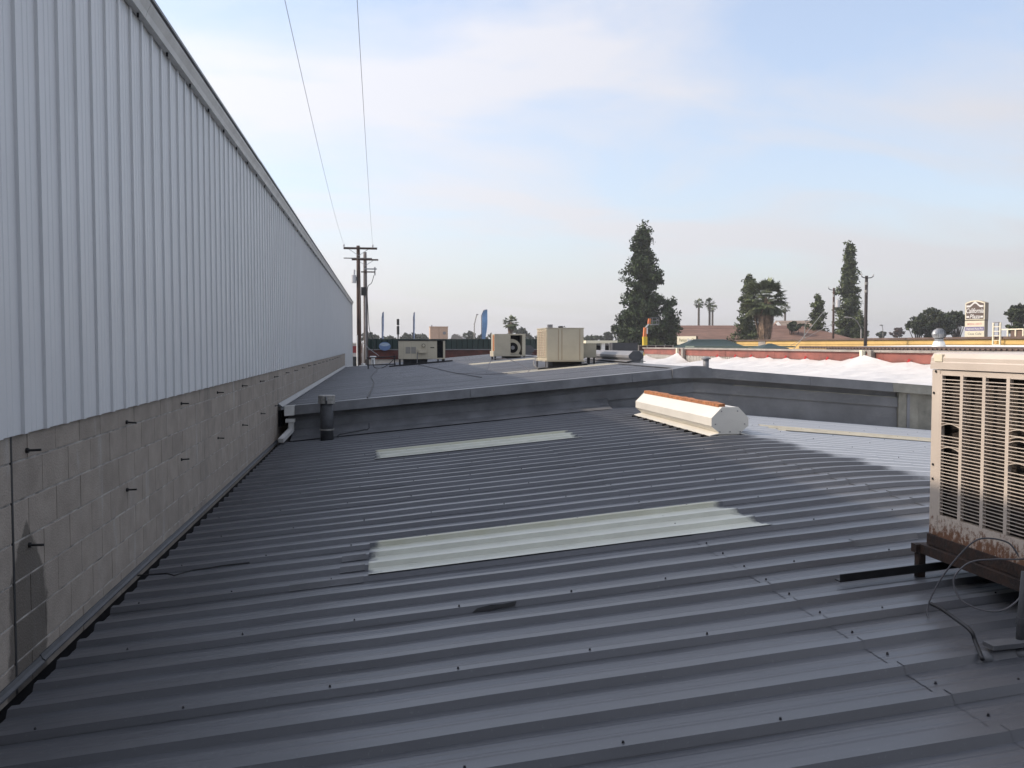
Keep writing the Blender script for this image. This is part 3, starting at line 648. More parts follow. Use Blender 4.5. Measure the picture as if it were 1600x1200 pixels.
aloc2 = gloc(AC)
sl = MB()
sl.prism([(0.001, 0, 0.0), (0.004, 0, 0.0), (0.006, 0, 0.001), (0.006, 0, 0.002), (0.004, 0, 0.0042), (0.001, 0, 0.0042)], (0, cw, 0))
bent = MB()
for k in range(6):
    y0, y1 = cw * k / 6, cw * (k + 1) / 6; f0, f1 = math.sin(math.pi * k / 6) * 0.016, math.sin(math.pi * (k + 1) / 6) * 0.016
    bent.add([(0.001, y0, f0), (0.001, y1, f1), (0.024, y1, 0.012 + f1 * .4), (0.024, y0, 0.012 + f0 * .4), (0.001, y0, f0 + .003), (0.001, y1, f1 + .003)], [(0, 1, 2, 3), (4, 5, 2, 3), (0, 1, 5, 4)])
for c in range(ncol):
    ya = ytop - c * cp_ - cw
    col = MB().box((XF + 0.001, ya + cw, zs0 - 0.01), (XF + 0.02, ya + cw + cp_ - cw, zs1 + 0.01)).build('louvre_mullion', M_ac, AC)
    if c >= 5: 
        MB().box((XF + 0.001, ya - 0.03, zs0 - 0.01), (XF + 0.02, ya, zs1 + 0.01)).build('louvre_mullion', M_ac, AC)
    for r_ in range(nsl):
        zc = zs0 + (r_ + 1) * npit - 0.0025
        if c >= 5 : continue
        hole = (c == 0 and r_ in (24, 25)) or (c == 3 and r_ in (17,))
        if hole: continue
        is_b = (c == 0 and r_ in (26, 19)) or (c == 3 and r_ in (25, 24, 18, 27))
        key = 'bent' if is_b else 'slat'
        if key not in datas:
            o = (bent if is_b else sl).build('slat', M_ac, None)
            for v in o.data.vertices: v.co += o.location
            datas[key] = o.data
        else: o = bpy.data.objects.new('slat', datas[key]); COL.objects.link(o)
        o.parent = col; o.location = V((XF, ya, zc)) - gloc(col)
        if random.random() < 0.12: o.rotation_euler = (random.uniform(-0.012, 0.012), random.uniform(-0.12, 0.12), 0)
sr = MB()
for a, b in ((0.02, 0.50), (0.02, 0.58), (0.015, 0.10), (0.03, -0.02)): sr.tube([(XF - 0.001, AY1 - a - 0.01, zt - b - 0.03), (XF - 0.006, AY1 - a - 0.01, zt - b - 0.03)], 0.007, 6)
sr.build('cabinet_screws', M_black, AC)['kind'] = 'stuff'
MB().box((XF - 0.006, AY0 - 0.01, zb_ - 0.045), (AX1, AY1 + 0.01, zb_ + 0.02), 0.004).build('base_pan', M_rust, AC)
# stand
st = MB()
st.box((XF - 0.03, AY0 - 0.1, zb_ - 0.10), (XF + 0.005, AY1 + 0.07, zb_ - 0.048)); st.build('stand_rail', M_rust, AC)
MB().box((XF - 0.055, AY1 + 0.03, zb_ - 0.098), (AX1, AY1 + 0.08, zb_ - 0.050)).build('stand_rail', M_rust, AC)
MB().box((AX1 - 0.05, AY0 - 0.1, zb_ - 0.10), (AX1 - 0.01, AY1 + 0.07, zb_ - 0.048)).build('stand_rail', M_rust, AC)
for (lx, ly) in ((XF - 0.02, AY1 + 0.045), (AX1 - 0.03, AY1 + 0.045), (XF - 0.02, AY0 - 0.05), (AX1 - 0.03, AY0 - 0.05)):
    ll = MB(); ll.box((lx - 0.02, ly - 0.022, ZA(lx) + 0.004), (lx + 0.02, ly - 0.016, zb_ - 0.10)); ll.box((lx - 0.02, ly - 0.0155, ZA(lx) + 0.004), (lx - 0.014, ly + 0.022, zb_ - 0.10)); ll.build('leg', M_rust, AC)
# angle iron lying along a rib under the stand
yI = AY1 + 0.045; 
xi0 = 2.53
ai = MB().prism([(xi0, yI - 0.03, ZA(xi0) + 0.04), (xi0, yI - 0.03, ZA(xi0) + 0.085), (xi0, yI - 0.024, ZA(xi0) + 0.085), (xi0, yI - 0.024, ZA(xi0) + 0.046), (xi0, yI + 0.03, ZA(xi0) + 0.046), (xi0, yI + 0.03, ZA(xi0) + 0.04)], (1.85, 0, ZA(xi0 + 1.85) - ZA(xi0))).build('angle_iron', M_black)
tag(ai, 'dark angle iron lying across the ribs below the beige cooler', 'angle iron')
# thin loose cable looping from the cabinet
def bez(pts, n=14):
    out = []; P = [pts[0]] + list(pts) + [pts[-1]]
    for i in range(1, len(P) - 2):
        p0, p1, p2, p3 = (V(x) for x in P[i - 1:i + 3])
        for k in range(n):
            t = k / n; out.append(0.5 * ((2 * p1) + (p2 - p0) * t + (2 * p0 - 5 * p1 + 4 * p2 - p3) * t * t + (3 * p1 - p0 - 3 * p2 + p3) * t ** 3))
    return out + [V(pts[-1])]
zl = 4.35
loop = [at(x, y, z_) for x, y, z_ in ((1604, 890, 4.30), (1590, 866, 4.32), (1575, 848, 4.34), (1545, 841, 4.36), (1522, 846, 4.38), (1495, 872, 4.42), (1470, 905, 4.44), (1452, 940, 4.44), (1449, 960, 4.42), (1455, 971, 4.38))]
lc = MB().tube(bez(loop, 8), 0.0042, 8).build('loose_cable', M_greycab, None, True); tag(lc, 'thin loose grey cable hanging in an arc, its free end down', 'cable')
loop2 = [at(x, y, z_) for x, y, z_ in ((1606, 872, 4.26), (1590, 874, 4.26), (1550, 874, 4.30), (1515, 879, 4.33), (1492, 900, 4.33), (1492, 920, 4.31), (1505, 940, 4.27), (1535, 953, 4.21), (1565, 954, 4.17), (1590, 938, 4.16), (1602, 915, 4.18))]
lc2 = MB().tube(bez(loop2, 8), 0.0042, 8).build('loose_cable', M_greycab, None, True); tag(lc2, 'thin grey cable coiled in a wide round loop below the cooler', 'cable')
wh = [onA(1535, 1030, 0.03), onA(1524, 1003, 0.06), onA(1516, 985, 0.10), onA(1490, 965, 0.10), onA(1470, 951, 0.12), onA(1454, 943, 0.13)]
whip = empty('cable_whip', onA(1535, 1030), 'short black cable whip rising from a sealed boot on the roof', 'cable')
MB().tube(bez(wh, 6), 0.009, 8).build('cable', M_rub, whip, True)
bt = onA(1537, 1032, 0.0); MB().ball((bt.x, bt.y, bt.z + 0.012), 0.045, 1.0, 0.8, 0.7).build('sealant_boot', M_trim, whip, True)
cpb = onA(1592, 1022, 0.0)
cd = empty('conduit_riser', cpb, 'grey electrical conduit rising from a sealed boot to the cooler', 'conduit')
MB().tube([cpb, cpb + V((0.005, 0.0, 0.12)), cpb + V((0.03, 0.01, 0.36))], 0.017, 12).build('pipe', M_pvc, cd, True)
MB().tube([cpb + V((0.006, 0, 0.13)), cpb + V((0.010, 0, 0.16))], 0.022, 12).build('coupling', M_pvc, cd)
MB().ball((cpb.x, cpb.y, cpb.z + 0.008), 0.055, 1, 0.9, 0.6).build('sealant_boot', M_trim, cd, True)
MB().prism([(cpb.x - 0.16, cpb.y - 0.05, ZA(cpb.x) + 0.04), (cpb.x + 0.3, cpb.y - 0.05, ZA(cpb.x) + 0.06), (cpb.x + 0.3, cpb.y + 0.02, ZA(cpb.x) + 0.06), (cpb.x - 0.16, cpb.y + 0.02, ZA(cpb.x) + 0.04)], (0, 0, 0.02)).build('base_plate', M_trim, cd)

# ================================================================== THINGS ON THE FAR ROOF
def legs(par, pts, top, r=0.03, m=M_duct):
    for (x, y) in pts: MB().box((x - r, y - r, ZB(x) - 0.005), (x + r, y + r, top)).build('leg', m, par)
# --- unit 1: wide cream package unit
u = empty('package_unit', (1.7, 37.9, ZB(1.7)), 'wide low cream rooftop unit with dark open bay, leftmost on the far roof', 'air conditioner', 'rooftop units on the far roof')
x0, x1, y0, y1, t, b = 0.72, 2.66, 37.5, 38.5, h2z(0.15), h2z(-0.62)
MB().box((x0, y0, b), (x0 + 1.60, y1, t), 0.01).build('cabinet', M_cream, u)
MB().box((x1 - 0.09, y0, b), (x1, y1, t), 0.008).build('end_post', M_cream, u)
MB().box((x0 + 1.59, y0 + 0.05, b), (x1 - 0.09, y1, t - 0.01)).build('open_bay', M_dark, u)
MB().box((x0 + 1.6, y0 - 0.004, b - 0.002), (x1 - 0.09, y0 + 0.06, b + 0.05)).build('bay_sill', M_cream, u)
MB().box((x0 - 0.02, y0 - 0.03, t), (x1 + 0.03, y1 + 0.03, t + 0.035)).build('lid', M_black, u)
for k, xa in enumerate((0.22, 0.52, 0.95, 1.2)): MB().box((x0 + xa if k else x0 + 0.2, y0 - 0.004, b + 0.03), (x0 + xa + 0.012 if k else x0 + 0.212, y0 + 0.002, t - 0.03)).build('panel_seam', M_cream2, u)
for xa in (0.29, 0.52):
    g = MB().box((x0 + xa, y0 - 0.012, b + 0.24), (x0 + xa + 0.19, y0 - 0.001, b + 0.51)).build('grille', M_duct, u)
    for r_ in range(6): MB().box((x0 + xa + 0.01, y0 - 0.02, b + 0.26 + r_ * 0.042), (x0 + xa + 0.18, y0 - 0.0125, b + 0.275 + r_ * 0.042)).build('louvre', M_cream2, g)
MB().tube([(x0 + 1.03, y0 + 0.0, b + 0.57), (x0 + 1.03, y0 - 0.08, b + 0.57)], 0.075, 16).build('meter', M_black, u)
MB().tube([(x0 + 1.03, y0 - 0.08, b + 0.57), (x0 + 1.03, y0 - 0.088, b + 0.57)], 0.06, 16).build('meter_face', M_cream, u)
MB().box((x0 + 0.82, y0 - 0.14, b + 0.26), (x0 + 1.14, y0 - 0.001, b + 0.40)).build('switch_box', M_cream, u)
MB().box((x0 + 1.32, y0 - 0.006, b + 0.46), (x0 + 1.48, y0 - 0.001, b + 0.50)).build('label_plate', M_black, u)
MB().tube([(x0 + 0.78, y0 - 0.05, b + 0.3), (x0 + 0.76, y0 - 0.06, b - 0.15), (x0 + 0.8, y0 - 0.06, b - 0.26), (x0 + 1.05, y0 - 0.06, b - 0.25)], 0.016, 6).build('pipe', M_duct, u)
MB().box((x0 + 0.2, y0 + 0.15, ZB(x0 + 0.2) - 0.01), (x0 + 1.2, y1 - 0.1, b)).build('duct_plenum', M_black, u)
legs(u, ((x0 + 0.05, y0 + 0.05), (x1 - 0.05, y0 + 0.05), (x1 - 0.3, y0 + 0.05), (x0 + 0.05, y1 - 0.05), (x1 - 0.05, y1 - 0.05)), b, 0.03, M_black)
MB().bar((x0 - 0.4, y0 - 0.08, ZB(x0 - 0.4) + 0.07), (x1 + 0.3, y0 - 0.08, ZB(x1 + 0.3) + 0.07), 0.08, 0.06).build('skid', M_black, u)
# --- unit 2: cube with open bay and blower
u = empty('blower_unit', (4.8, 34.4, ZB(4.8)), 'cream rooftop unit with round blower in its open bay, on the far roof', 'air conditioner', 'rooftop units on the far roof')
x0, x1, y0, y1, t, b = 4.30, 5.50, 33.9, 34.95, h2z(0.40), h2z(-0.46)
MB().box((x0, y0, b), (x0 + 0.62, y1, t), 0.008).build('cabinet', M_cream2, u)
MB().box((x0 + 0.63, y0 + 0.55, b), (x1, y1, t)).build('back_compartment', M_dark, u)
MB().box((x0 + 0.62, y0, t - 0.05), (x1, y0 + 0.56, t), 0.006).build('bay_top', M_cream, u)
MB().box((x0 + 0.62, y0, b), (x1, y0 + 0.56, b + 0.05), 0.006).build('bay_floor', M_cream2, u)
MB().box((x1 - 0.12, y0, b + 0.051), (x1, y0 + 0.555, t - 0.051)).build('bay_side', M_cream, u)
pts = [(x0 + 0.64, b + 0.06)] + [(x0 + 0.64 + 0.40 * math.sin(a), b + 0.33 + 0.34 * math.cos(a)) for a in lin(0, math.pi * 0.72, 14)] + [(x0 + 1.02, b + 0.06)]
MB().prism([(x, y0 + 0.12, z) for x, z in pts], (0, 0.35, 0)).build('blower_housing', M_cream2, u)
MB().tube([(x0 + 0.72, y0 + 0.119, b + 0.33), (x0 + 0.72, y0 + 0.10, b + 0.33)], 0.20, 24).build('blower_inlet', M_dark, u)
MB().tube([(x0 + 0.72, y0 + 0.099, b + 0.33), (x0 + 0.72, y0 + 0.085, b + 0.33)], 0.075, 16).build('blower_hub', M_duct, u)
MB().box((x0 - 0.012, y0 + 0.06, b + 0.2), (x0 - 0.001, y0 + 0.5, t - 0.05)).build('coil_face', M_orange, u)
MB().box((x0 - 0.05, y0 - 0.01, b - 0.01), (x0 - 0.001, y1, b + 0.2)).build('side_ledge', M_cream, u)
MB().box((x0 + 0.4, y0 + 0.2, ZB(x0 + 0.4) - 0.01), (x1 - 0.15, y1 - 0.1, b)).build('duct_plenum', M_black, u)
legs(u, ((x0 + 0.03, y0 + 0.04), (x1 - 0.05, y0 + 0.04), (x0 + 0.03, y1 - 0.05), (x1 - 0.05, y1 - 0.05)), b, 0.03, M_black)
# --- unit 3: nearest, tall cream box with louvred side
u = empty('cooler_unit', (4.6, 22.6, ZB(4.6)), 'tall cream rooftop unit with louvred left side, nearest and largest on the far roof', 'air conditioner', 'rooftop units on the far roof')
x0, x1, y0, y1, t, b = 4.09, 5.06, 22.0, 23.4, h2z(0.395), h2z(-0.405)
MB().box((x0 + 0.022, y0, b), (x1, y1, t), 0.01).build('cabinet', M_cream, u)
for xa in (0.31, 0.40, 0.86): MB().box((x0 + xa, y0 - 0.006, b + 0.01), (x0 + xa + 0.018, y0 + 0.002, t - 0.01)).build('panel_seam', M_signtan, u)
MB().box((x0 + 0.005, y0 - 0.008, t), (x1 + 0.01, y1 + 0.01, t + 0.022)).build('lid', M_cream, u)
for c in range(4):
    ya = y0 + 0.08 + c * 0.32
    p_ = MB().box((x0 + 0.004, ya - 0.04, b + 0.06), (x0 + 0.021, ya - 0.003, t - 0.03)).build('louvre_post', M_cream, u)
    for r_ in range(16): MB().box((x0 + 0.002, ya, b + 0.08 + r_ * 0.043), (x0 + 0.021, ya + 0.275, b + 0.098 + r_ * 0.043)).build('slat', M_cream, p_)
MB().box((x0 + 0.0205, y0 + 0.06, b + 0.07), (x0 + 0.0215, y1 - 0.06, t - 0.04)).build('coil', M_tan, u)
MB().box((x0 - 0.02, y0 - 0.012, b - 0.03), (x1 + 0.02, y1 + 0.012, b), 0.004).build('base_pan', M_cream2, u)
MB().box((x0 + 0.12, y0 + 0.35, t + 0.02), (x0 + 0.24, y0 + 0.5, t + 0.11)).build('junction_box', M_duct, u)
mt = MB(); mt.tube([(x0 + 0.42, y0 + 0.5, t + 0.04), (x0 + 0.53, y0 + 0.5, t + 0.05)], 0.03, 8); mt.tube([(x0 + 0.5, y0 + 0.5, t + 0.02), (x0 + 0.58, y0 + 0.5, t + 0.07), (x0 + 0.60, y0 + 0.5, t + 0.02)], 0.012, 6); mt.build('pipe_fitting', M_black, u)
MB().box((x0 + 0.22, y0 + 0.25, ZB(x0 + 0.2) - 0.01), (x1 + 0.05, y1 - 0.1, b - 0.03)).build('duct_plenum', M_black, u)
legs(u, ((x0 + 0.03, y0 + 0.02), (x1 - 0.02, y0 + 0.02), (x0 + 0.01, y1 - 0.05), (x1 - 0.03, y1 - 0.05)), b - 0.03, 0.025, M_duct)
MB().bar((x0 - 0.2, y0 + 0.02, ZB(x0 - 0.2) + 0.05), (x1 + 0.1, y0 + 0.02, ZB(x1 + 0.1) + 0.055), 0.06, 0.04).build('skid', M_black, u)
# --- its low side box
x0, x1, y0, y1 = 5.075, 5.56, 22.7, 23.5; t, b = h2z(0.015), h2z(-0.345)
e = empty('side_plenum', (5.3, 23.1, ZB(5.3)), 'low cream duct box beside the tall cream unit', 'duct box')
MB().box((x0, y0, b), (x1, y1, t), 0.008).build('box', M_cream2, e)
MB().box((x0 - 0.01, y0 - 0.01, t), (x1 + 0.012, y1, t + 0.014)).build('lid', M_cream, e)
legs(e, ((x0 + 0.3, y0 + 0.05), (x1 - 0.05, y0 + 0.05), (x1 - 0.05, y1 - 0.05), (x0 + 0.05, y1 - 0.05)), b, 0.02, M_black)
# --- grey octagonal vent on the far ridge
oct_vent('ridge_vent', 6.02, 20.6, 25.2, ZB(RB) + 0.035, 0.36, 0.30, M_duct, mat('shaded_end_grey', (0.09, 0.09, 0.095), rough=0.6, coord='World'), 'grey octagonal ridge vent lying along the far roof ridge')  # end plates darker than the body: their shade is painted in
oct_vent('ridge_vent', 6.02, 36.4, 40.0, ZB(RB) + 0.035, 0.5, 0.42, M_duct, MATS['shaded_end_grey'], 'distant grey ridge vent behind the middle cream unit')
# cables lying over the far roof
def cable(pts, r, label, m=M_rub, z_off=0.05):
    P = [V((x, y, ZB(x) + z_off + dz)) for x, y, dz in pts]
    return tag(MB().tube(bez(P, 6), r, 6).build('roof_cable', m), label, 'cable')
cable([(-0.15, 37.0, 0), (-0.2, 33, 0), (-0.32, 28, 0), (-0.2, 23, 0), (-0.25, 16.6, 0.03), (-0.25, 16.3, 0.05)], 0.010, 'dark cable running straight up the far roof to the gable edge')
cable([(1.5, 37.0, 0), (1.8, 30, 0), (2.0, 25, 0), (2.3, 20.5, 0)], 0.010, 'dark cable crossing the far roof below the leftmost unit')
cable([(2.05, 24.5, 0), (2.3, 23, 0), (2.65, 21.8, 0), (3.1, 21.3, 0), (3.6, 21.6, 0.0), (3.4, 23.4, 0.25), (3.0, 24.0, 0.3), (2.7, 23.0, 0.0)], 0.009, 'tangled grey cable lying loose left of the tall cream unit', M_greycab)
cable([(3.98, 22.6, 0.28), (3.86, 22.3, 0.26), (3.8, 22.1, 0.12), (3.92, 22.0, 0.0)], 0.012, 'pale flexible conduit drooping from the tall cream unit', M_cap)
# dangling cables by the left unit
cable([(-0.35, 37.6, 0.35), (-0.3, 37.5, 0.05), (0.0, 37.3, -0.02), (0.35, 37.4, 0.15), (0.6, 37.45, 0.42)], 0.018, 'black cable sagging left of the leftmost cream unit')
e = empty('roof_pipe_rack', (0.0, 37.8, ZB(0)), 'low black pipe frame left of the leftmost cream unit', 'pipe frame')
for xa in (-0.55, 0.55): MB().tube([(xa, 37.8, ZB(xa)), (xa, 37.8, ZB(xa) + 0.5)], 0.025, 8).build('post', M_black, e)
MB().tube([(-0.6, 37.8, ZB(0) + 0.45), (0.6, 37.8, ZB(0) + 0.5)], 0.022, 8).build('rail', M_black, e)
MB().tube([(-0.6, 37.8, ZB(0) + 0.15), (0.6, 37.8, ZB(0) + 0.18)], 0.022, 8).build('rail', M_black, e)
for k, (px, lab) in enumerate(((583, 'small white jack stand near the far roof edge'), (568, 'low white roof vent by the far wall corner'))):
    p = V(((px - 596) / 1406 * 44.5, 44.8, 0)); p.z = ZB(p.x); hh = 0.42 if k == 0 else 0.16
    e = empty('white_roof_vent', p, lab, 'roof vent'); MB().tube([p, p + V((0, 0, 0.06))], [0.24, 0.2], 12).build('flange', M_wht, e); MB().tube([p + V((0, 0, 0.05)), p + V((0, 0, hh))], 0.10, 12).build('pipe', M_wht, e)
    if k == 0: MB().tube([p + V((0, 0, hh)), p + V((0, 0, hh + 0.05))], [0.18, 0.15], 12).build('cap', M_wht, e)

# ================================================================== GREEN-FASCIA BUILDING BEHIND THE FAR ROOF
YG = 62.0
gb = empty('green_fascia_shop', (6, YG + 6, 0), 'low shop with dark green ribbed metal fascia above a red brick band', 'shop')
zt, zb2 = h2z(0.33), h2z(-0.33)
MB().box((-1.0, YG + 0.12, 0), (14.2, YG + 12, zt - 0.05)).build('wall', M_corr, gb)
pn = MB().prism([(0, YG + 0.10, zb2), (0, YG + 0.03, zb2), (0, YG + 0.0, zt), (0, YG + 0.10, zt)], (0.325, 0, 0))
go = pn.build('fascia_panel', M_green, gb); nP = int(15.2 / 0.37)
for k in range(nP):
    o = go if k == 0 else copy_part(go, gb); o.location = (-1.05 + k * 0.37, 0, 0)
MB().box((-1.05, YG + 0.101, zb2), (14.1, YG + 0.119, zt)).build('fascia_backing', M_dark, gb)
MB().box((-1.1, YG - 0.04, zt + 0.003), (14.2, YG + 0.3, zt + 0.04)).build('coping', M_green, gb)
MB().box((-1.1, YG - 0.05, zb2 - 0.06), (14.2, YG + 0.11, zb2 - 0.003)).build('drip_edge', M_duct, gb)
MB().box((-1.1, YG + 0.04, zb2 - 0.7), (14.2, YG + 0.115, zb2 - 0.063)).build('brick_band', M_brick, gb)
# oval blue sign
bc = at(601, 541, YG / math.cos(YAW)); bc.y = YG - 0.16
e = empty('oval_sign', (bc.x, bc.y, bc.z - 0.32), 'oval blue sign hung on the green fascia', 'sign')
MB().prism([(bc.x + 0.40 * math.cos(a), bc.y, bc.z + 0.30 * math.sin(a)) for a in lin(0, 2 * math.pi, 28)[:-1]], (0, 0.08, 0)).build('board', M_bluep, e)
MB().prism([(bc.x + 0.33 * math.cos(a), bc.y - 0.012, bc.z + 0.12 + 0.11 * math.sin(a)) for a in lin(0, 2 * math.pi, 24)[:-1]], (0, 0.0115, 0)).build('emblem', mat('pale_blue_print', (0.35, 0.45, 0.55)), e)
MB().box((bc.x - 0.03, bc.y + 0.08, bc.z - 0.2), (bc.x + 0.03, YG, bc.z + 0.2)).build('bracket', M_black, e)
ZG = zt - 0.05
def up(px, y):            # x on the roof of the green shop, at distance row y
    return (ray(px, 530).x / ray(px, 530).y) * y
# flue, tan unit, flags on that roof
x = up(622, 64); e = empty('flue_pipe', (x, 64, ZG), 'black flue pipe in two sections above the leftmost cream unit', 'flue')
MB().tube([(x, 64, ZG), (x, 64, ZG + 0.45)], 0.05, 10).build('stem', M_black, e)
MB().tube([(x, 64, ZG + 0.42), (x, 64, ZG + 1.02)], 0.095, 12).build('lower_section', M_black, e)
MB().tube([(x, 64, ZG + 1.02), (x, 64, ZG + 1.09)], 0.06, 12).build('joint', M_wht, e)
MB().tube([(x, 64, ZG + 1.09), (x, 64, ZG + 1.52)], 0.095, 12).build('upper_section', M_black, e)
xa, xb = up(672, 66), up(700, 66); e = empty('tan_rooftop_unit', ((xa + xb) / 2, 66.5, ZG), 'tan boxy rooftop unit standing on the green fascia shop', 'air conditioner')
MB().box((xa, 66, ZG + 0.1), (xb, 67.2, ZG + 1.0), 0.015).build('cabinet', M_tan, e)
MB().box((xa - 0.03, 65.97, ZG + 1.0), (xb + 0.03, 67.23, ZG + 1.04)).build('lid', M_tan, e)
MB().tube([((xa * .2 + xb * .8), 66, ZG + 0.55), ((xa * .2 + xb * .8), 65.95, ZG + 0.55)], 0.12, 14).build('fan_port', M_duct, e)
MB().box(((xa + xb) / 2 - 0.01, 65.994, ZG + 0.12), ((xa + xb) / 2 + 0.01, 66.001, ZG + 0.95)).build('panel_seam', M_brn, e)
MB().tube([(xa + 0.15, 66.3, ZG + 1.0), (xa + 0.15, 66.3, ZG + 1.15)], 0.03, 8).build('vent_stub', M_black, e)
for xx in (xa + 0.25, xb - 0.25): MB().box((xx - 0.15, 65.99, ZG), (xx + 0.15, 67.1, ZG + 0.099)).build('skid', M_black, e)
def feather_flag(px, y, top, wd, m, label, letters=False):
    x = up(px, y); e = empty('feather_flag', (x, y, ZG), label, 'flag', 'feather flags on the green fascia shop')
    MB().tube([(x, y, ZG), (x, y, ZG + top * 0.8), (x + wd * 0.35, y, ZG + top * 0.97), (x + wd * 0.9, y, ZG + top)], [0.03, 0.025, 0.02, 0.012], 8).build('pole', M_navy, e)
    out = [(0.03, top * 0.02), (0.03, top * 0.78), (wd * 0.18, top * 0.90), (wd * 0.5, top * 0.97), (wd, top * 0.995), (wd, top * 0.55), (wd * 0.9, top * 0.35), (wd * 0.6, top * 0.02)]
    MB().prism([(x + a, y - 0.006 - 0.05 * math.sin(a * 4 + b_), ZG + b_) for a, b_ in out], (0, 0.012, 0)).build('cloth', m, e)
    if letters:
        text_mb('SALE NOW', 0.26, (x + wd * 0.62, y - 0.075, ZG + top * 0.22), (0, 0, 1), (-1, 0, 0), (0, -1, 0), depth=0.0, width=top * 0.52, center=False).build('lettering', M_wht, e)
    return e
feather_flag(752.5, 63.5, 2.22, 0.42, M_blue, 'broad blue feather flag with white lettering above the green fascia')
M_blue2 = mat('faded_blue_flag', (0.30, 0.37, 0.52), rough=0.7, var=0.3, vscale=1.2, coord='World', stretch=(1, 1, 0.8))
feather_flag(597, 63.5, 2.0, 0.14, M_blue2, 'narrow pale blue feather flag nearest the utility poles')
feather_flag(646, 63.5, 2.0, 0.11, M_blue2, 'narrow pale blue feather flag left of the tan unit')
x = up(741, 70); e = empty('lamp_post', (x, 70, 0), 'slim bent lamp post left of the broad blue flag', 'lamp post')
MB().tube(bez([(x, 70, 0), (x, 70, CZ + 1.0), (x + 0.05, 70, CZ + 1.7), (x + 0.2, 70, CZ + 2.3)], 5), 0.04, 8).build('pole', M_cap, e)
MB().ball((x + 0.24, 70, CZ + 2.35), 0.07, 1.4, 1, 0.7).build('lamp_head', M_duct, e)

# bits seen in the gap between the wall end and the poles
gx = on(556, 545, 1, 66.0); e = empty('corner_kiosk', (gx.x, 66.5, 0), 'small pale kiosk with red panel seen between wall end and utility poles', 'kiosk')
MB().box((gx.x - 0.5, 66, 0), (gx.x + 0.5, 67.5, h2z(0.05))).build('wall', M_wwall, e)
MB().box((gx.x - 0.42, 65.93, h2z(-0.62)), (gx.x + 0.42, 65.999, h2z(-0.12))).build('red_panel', mat('dull_red_panel', (0.22, 0.03, 0.035), coord='World'), e)
MB().box((gx.x - 0.42, 65.93, h2z(-1.6)), (gx.x + 0.42, 65.999, h2z(-0.9))).build('window', M_glass, e)
MB().box((gx.x - 0.55, 65.85, h2z(0.05)), (gx.x + 0.55, 67.6, h2z(0.12))).build('roof', M_wht, e)

# ================================================================== UTILITY POLES, LEFT
def upole(name, px, y, top, label, m, r=0.15):
    x = (ray(px, 470).x / ray(px, 470).y) * y
    e = empty(name, (x, y, 0), label, 'utility pole', 'utility poles'); 
    MB().tube([(x, y, 0), (x - 0.02, y, CZ + top * 0.5), (x - 0.03, y, CZ + top)], [r * 1.15, r, r * 0.8], 12).build('pole', m, e, True)
    return e, x
e1, xp = upole('utility_pole', 561, 58.5, 6.35, 'brown wooden utility pole with crossarms and grey transformer, left of the pair', M_wood, 0.14)
y = 58.5; zt_ = CZ + 6.3
MB().box((xp - 0.95, y - 0.20, zt_ - 0.2), (xp + 1.18, y - 0.10, zt_ - 0.07)).build('crossarm', M_wood, e1)
for xa in (-0.93, 0.9): MB().tube([(xp + xa, y - 0.15, zt_ - 0.07), (xp + xa, y - 0.15, zt_ + 0.05), (xp + xa, y - 0.15, zt_ + 0.12)], [0.03, 0.06, 0.045], 8).build('insulator', M_porc, e1)
MB().box((xp - 0.95, y - 0.17, zt_ - 0.80), (xp + 0.85, y - 0.10, zt_ - 0.74)).build('crossarm', M_woodg, e1)
MB().tube([(xp - 0.32, y - 0.1, zt_ - 2.35), (xp - 0.32, y - 0.1, zt_ - 1.85)], 0.16, 14).build('transformer', M_porc, e1)
MB().tube([(xp - 0.30, y - 0.1, zt_ - 1.85), (xp - 0.28, y - 0.1, zt_ - 1.5)], 0.06, 10).build('bushing', M_porc, e1)
MB().box((xp - 0.2, y - 0.12, zt_ - 2.2), (xp, y, zt_ - 1.98)).build('bracket', M_black, e1)
for s_ in (-1, 1): MB().bar((xp + s_ * 0.6, y - 0.14, zt_ - 0.2), (xp, y - 0.14, zt_ - 0.6), 0.03).build('brace', M_greyal, e1)
MB().tube([(xp + 0.10, y - 0.10, CZ - 1.5), (xp + 0.06, y - 0.13, CZ + 1), (xp + 0.02, y - 0.16, zt_ - 2.0)], 0.03, 8).build('conduit', M_brn, e1)
MB().tube([(xp - 0.13, y - 0.10, CZ - 2.5), (xp - 0.14, y - 0.12, CZ + 0.6)], 0.05, 8).build('riser', M_wht, e1)
e2, xq = upole('utility_pole', 571.5, 60.5, 6.15, 'weathered grey utility pole with lower crossarm and hanging cables, right of the pair', M_woodg, 0.14)
y = 60.5; zt_ = CZ + 6.1
MB().box((xq - 0.9, y - 0.18, zt_ - 0.52), (xq + 0.85, y - 0.09, zt_ - 0.42)).build('crossarm', M_wood, e2)
MB().box((xq - 0.3, y - 0.18, zt_ - 1.32), (xq + 0.62, y - 0.10, zt_ - 1.24)).build('crossarm', M_wood, e2)
MB().box((xq - 0.1, y - 0.18, zt_ - 1.12), (xq + 0.75, y - 0.11, zt_ - 1.04)).build('crossarm', M_greyal, e2)
MB().tube([(xq + 0.62, y - 0.14, zt_ - 1.5), (xq + 0.62, y - 0.14, zt_ - 0.95)], 0.04, 8).build('fuse_cutout', M_duct, e2)
for s_ in (-1, 1): MB().bar((xq + s_ * 0.55, y - 0.14, zt_ - 0.5), (xq, y - 0.14, zt_ - 0.85), 0.03).build('brace', M_greyal, e2)
MB().box((xq - 0.30, y - 0.35, zt_ - 2.85), (xq + 0.02, y - 0.1, zt_ - 2.3)).build('service_box', M_black, e2)
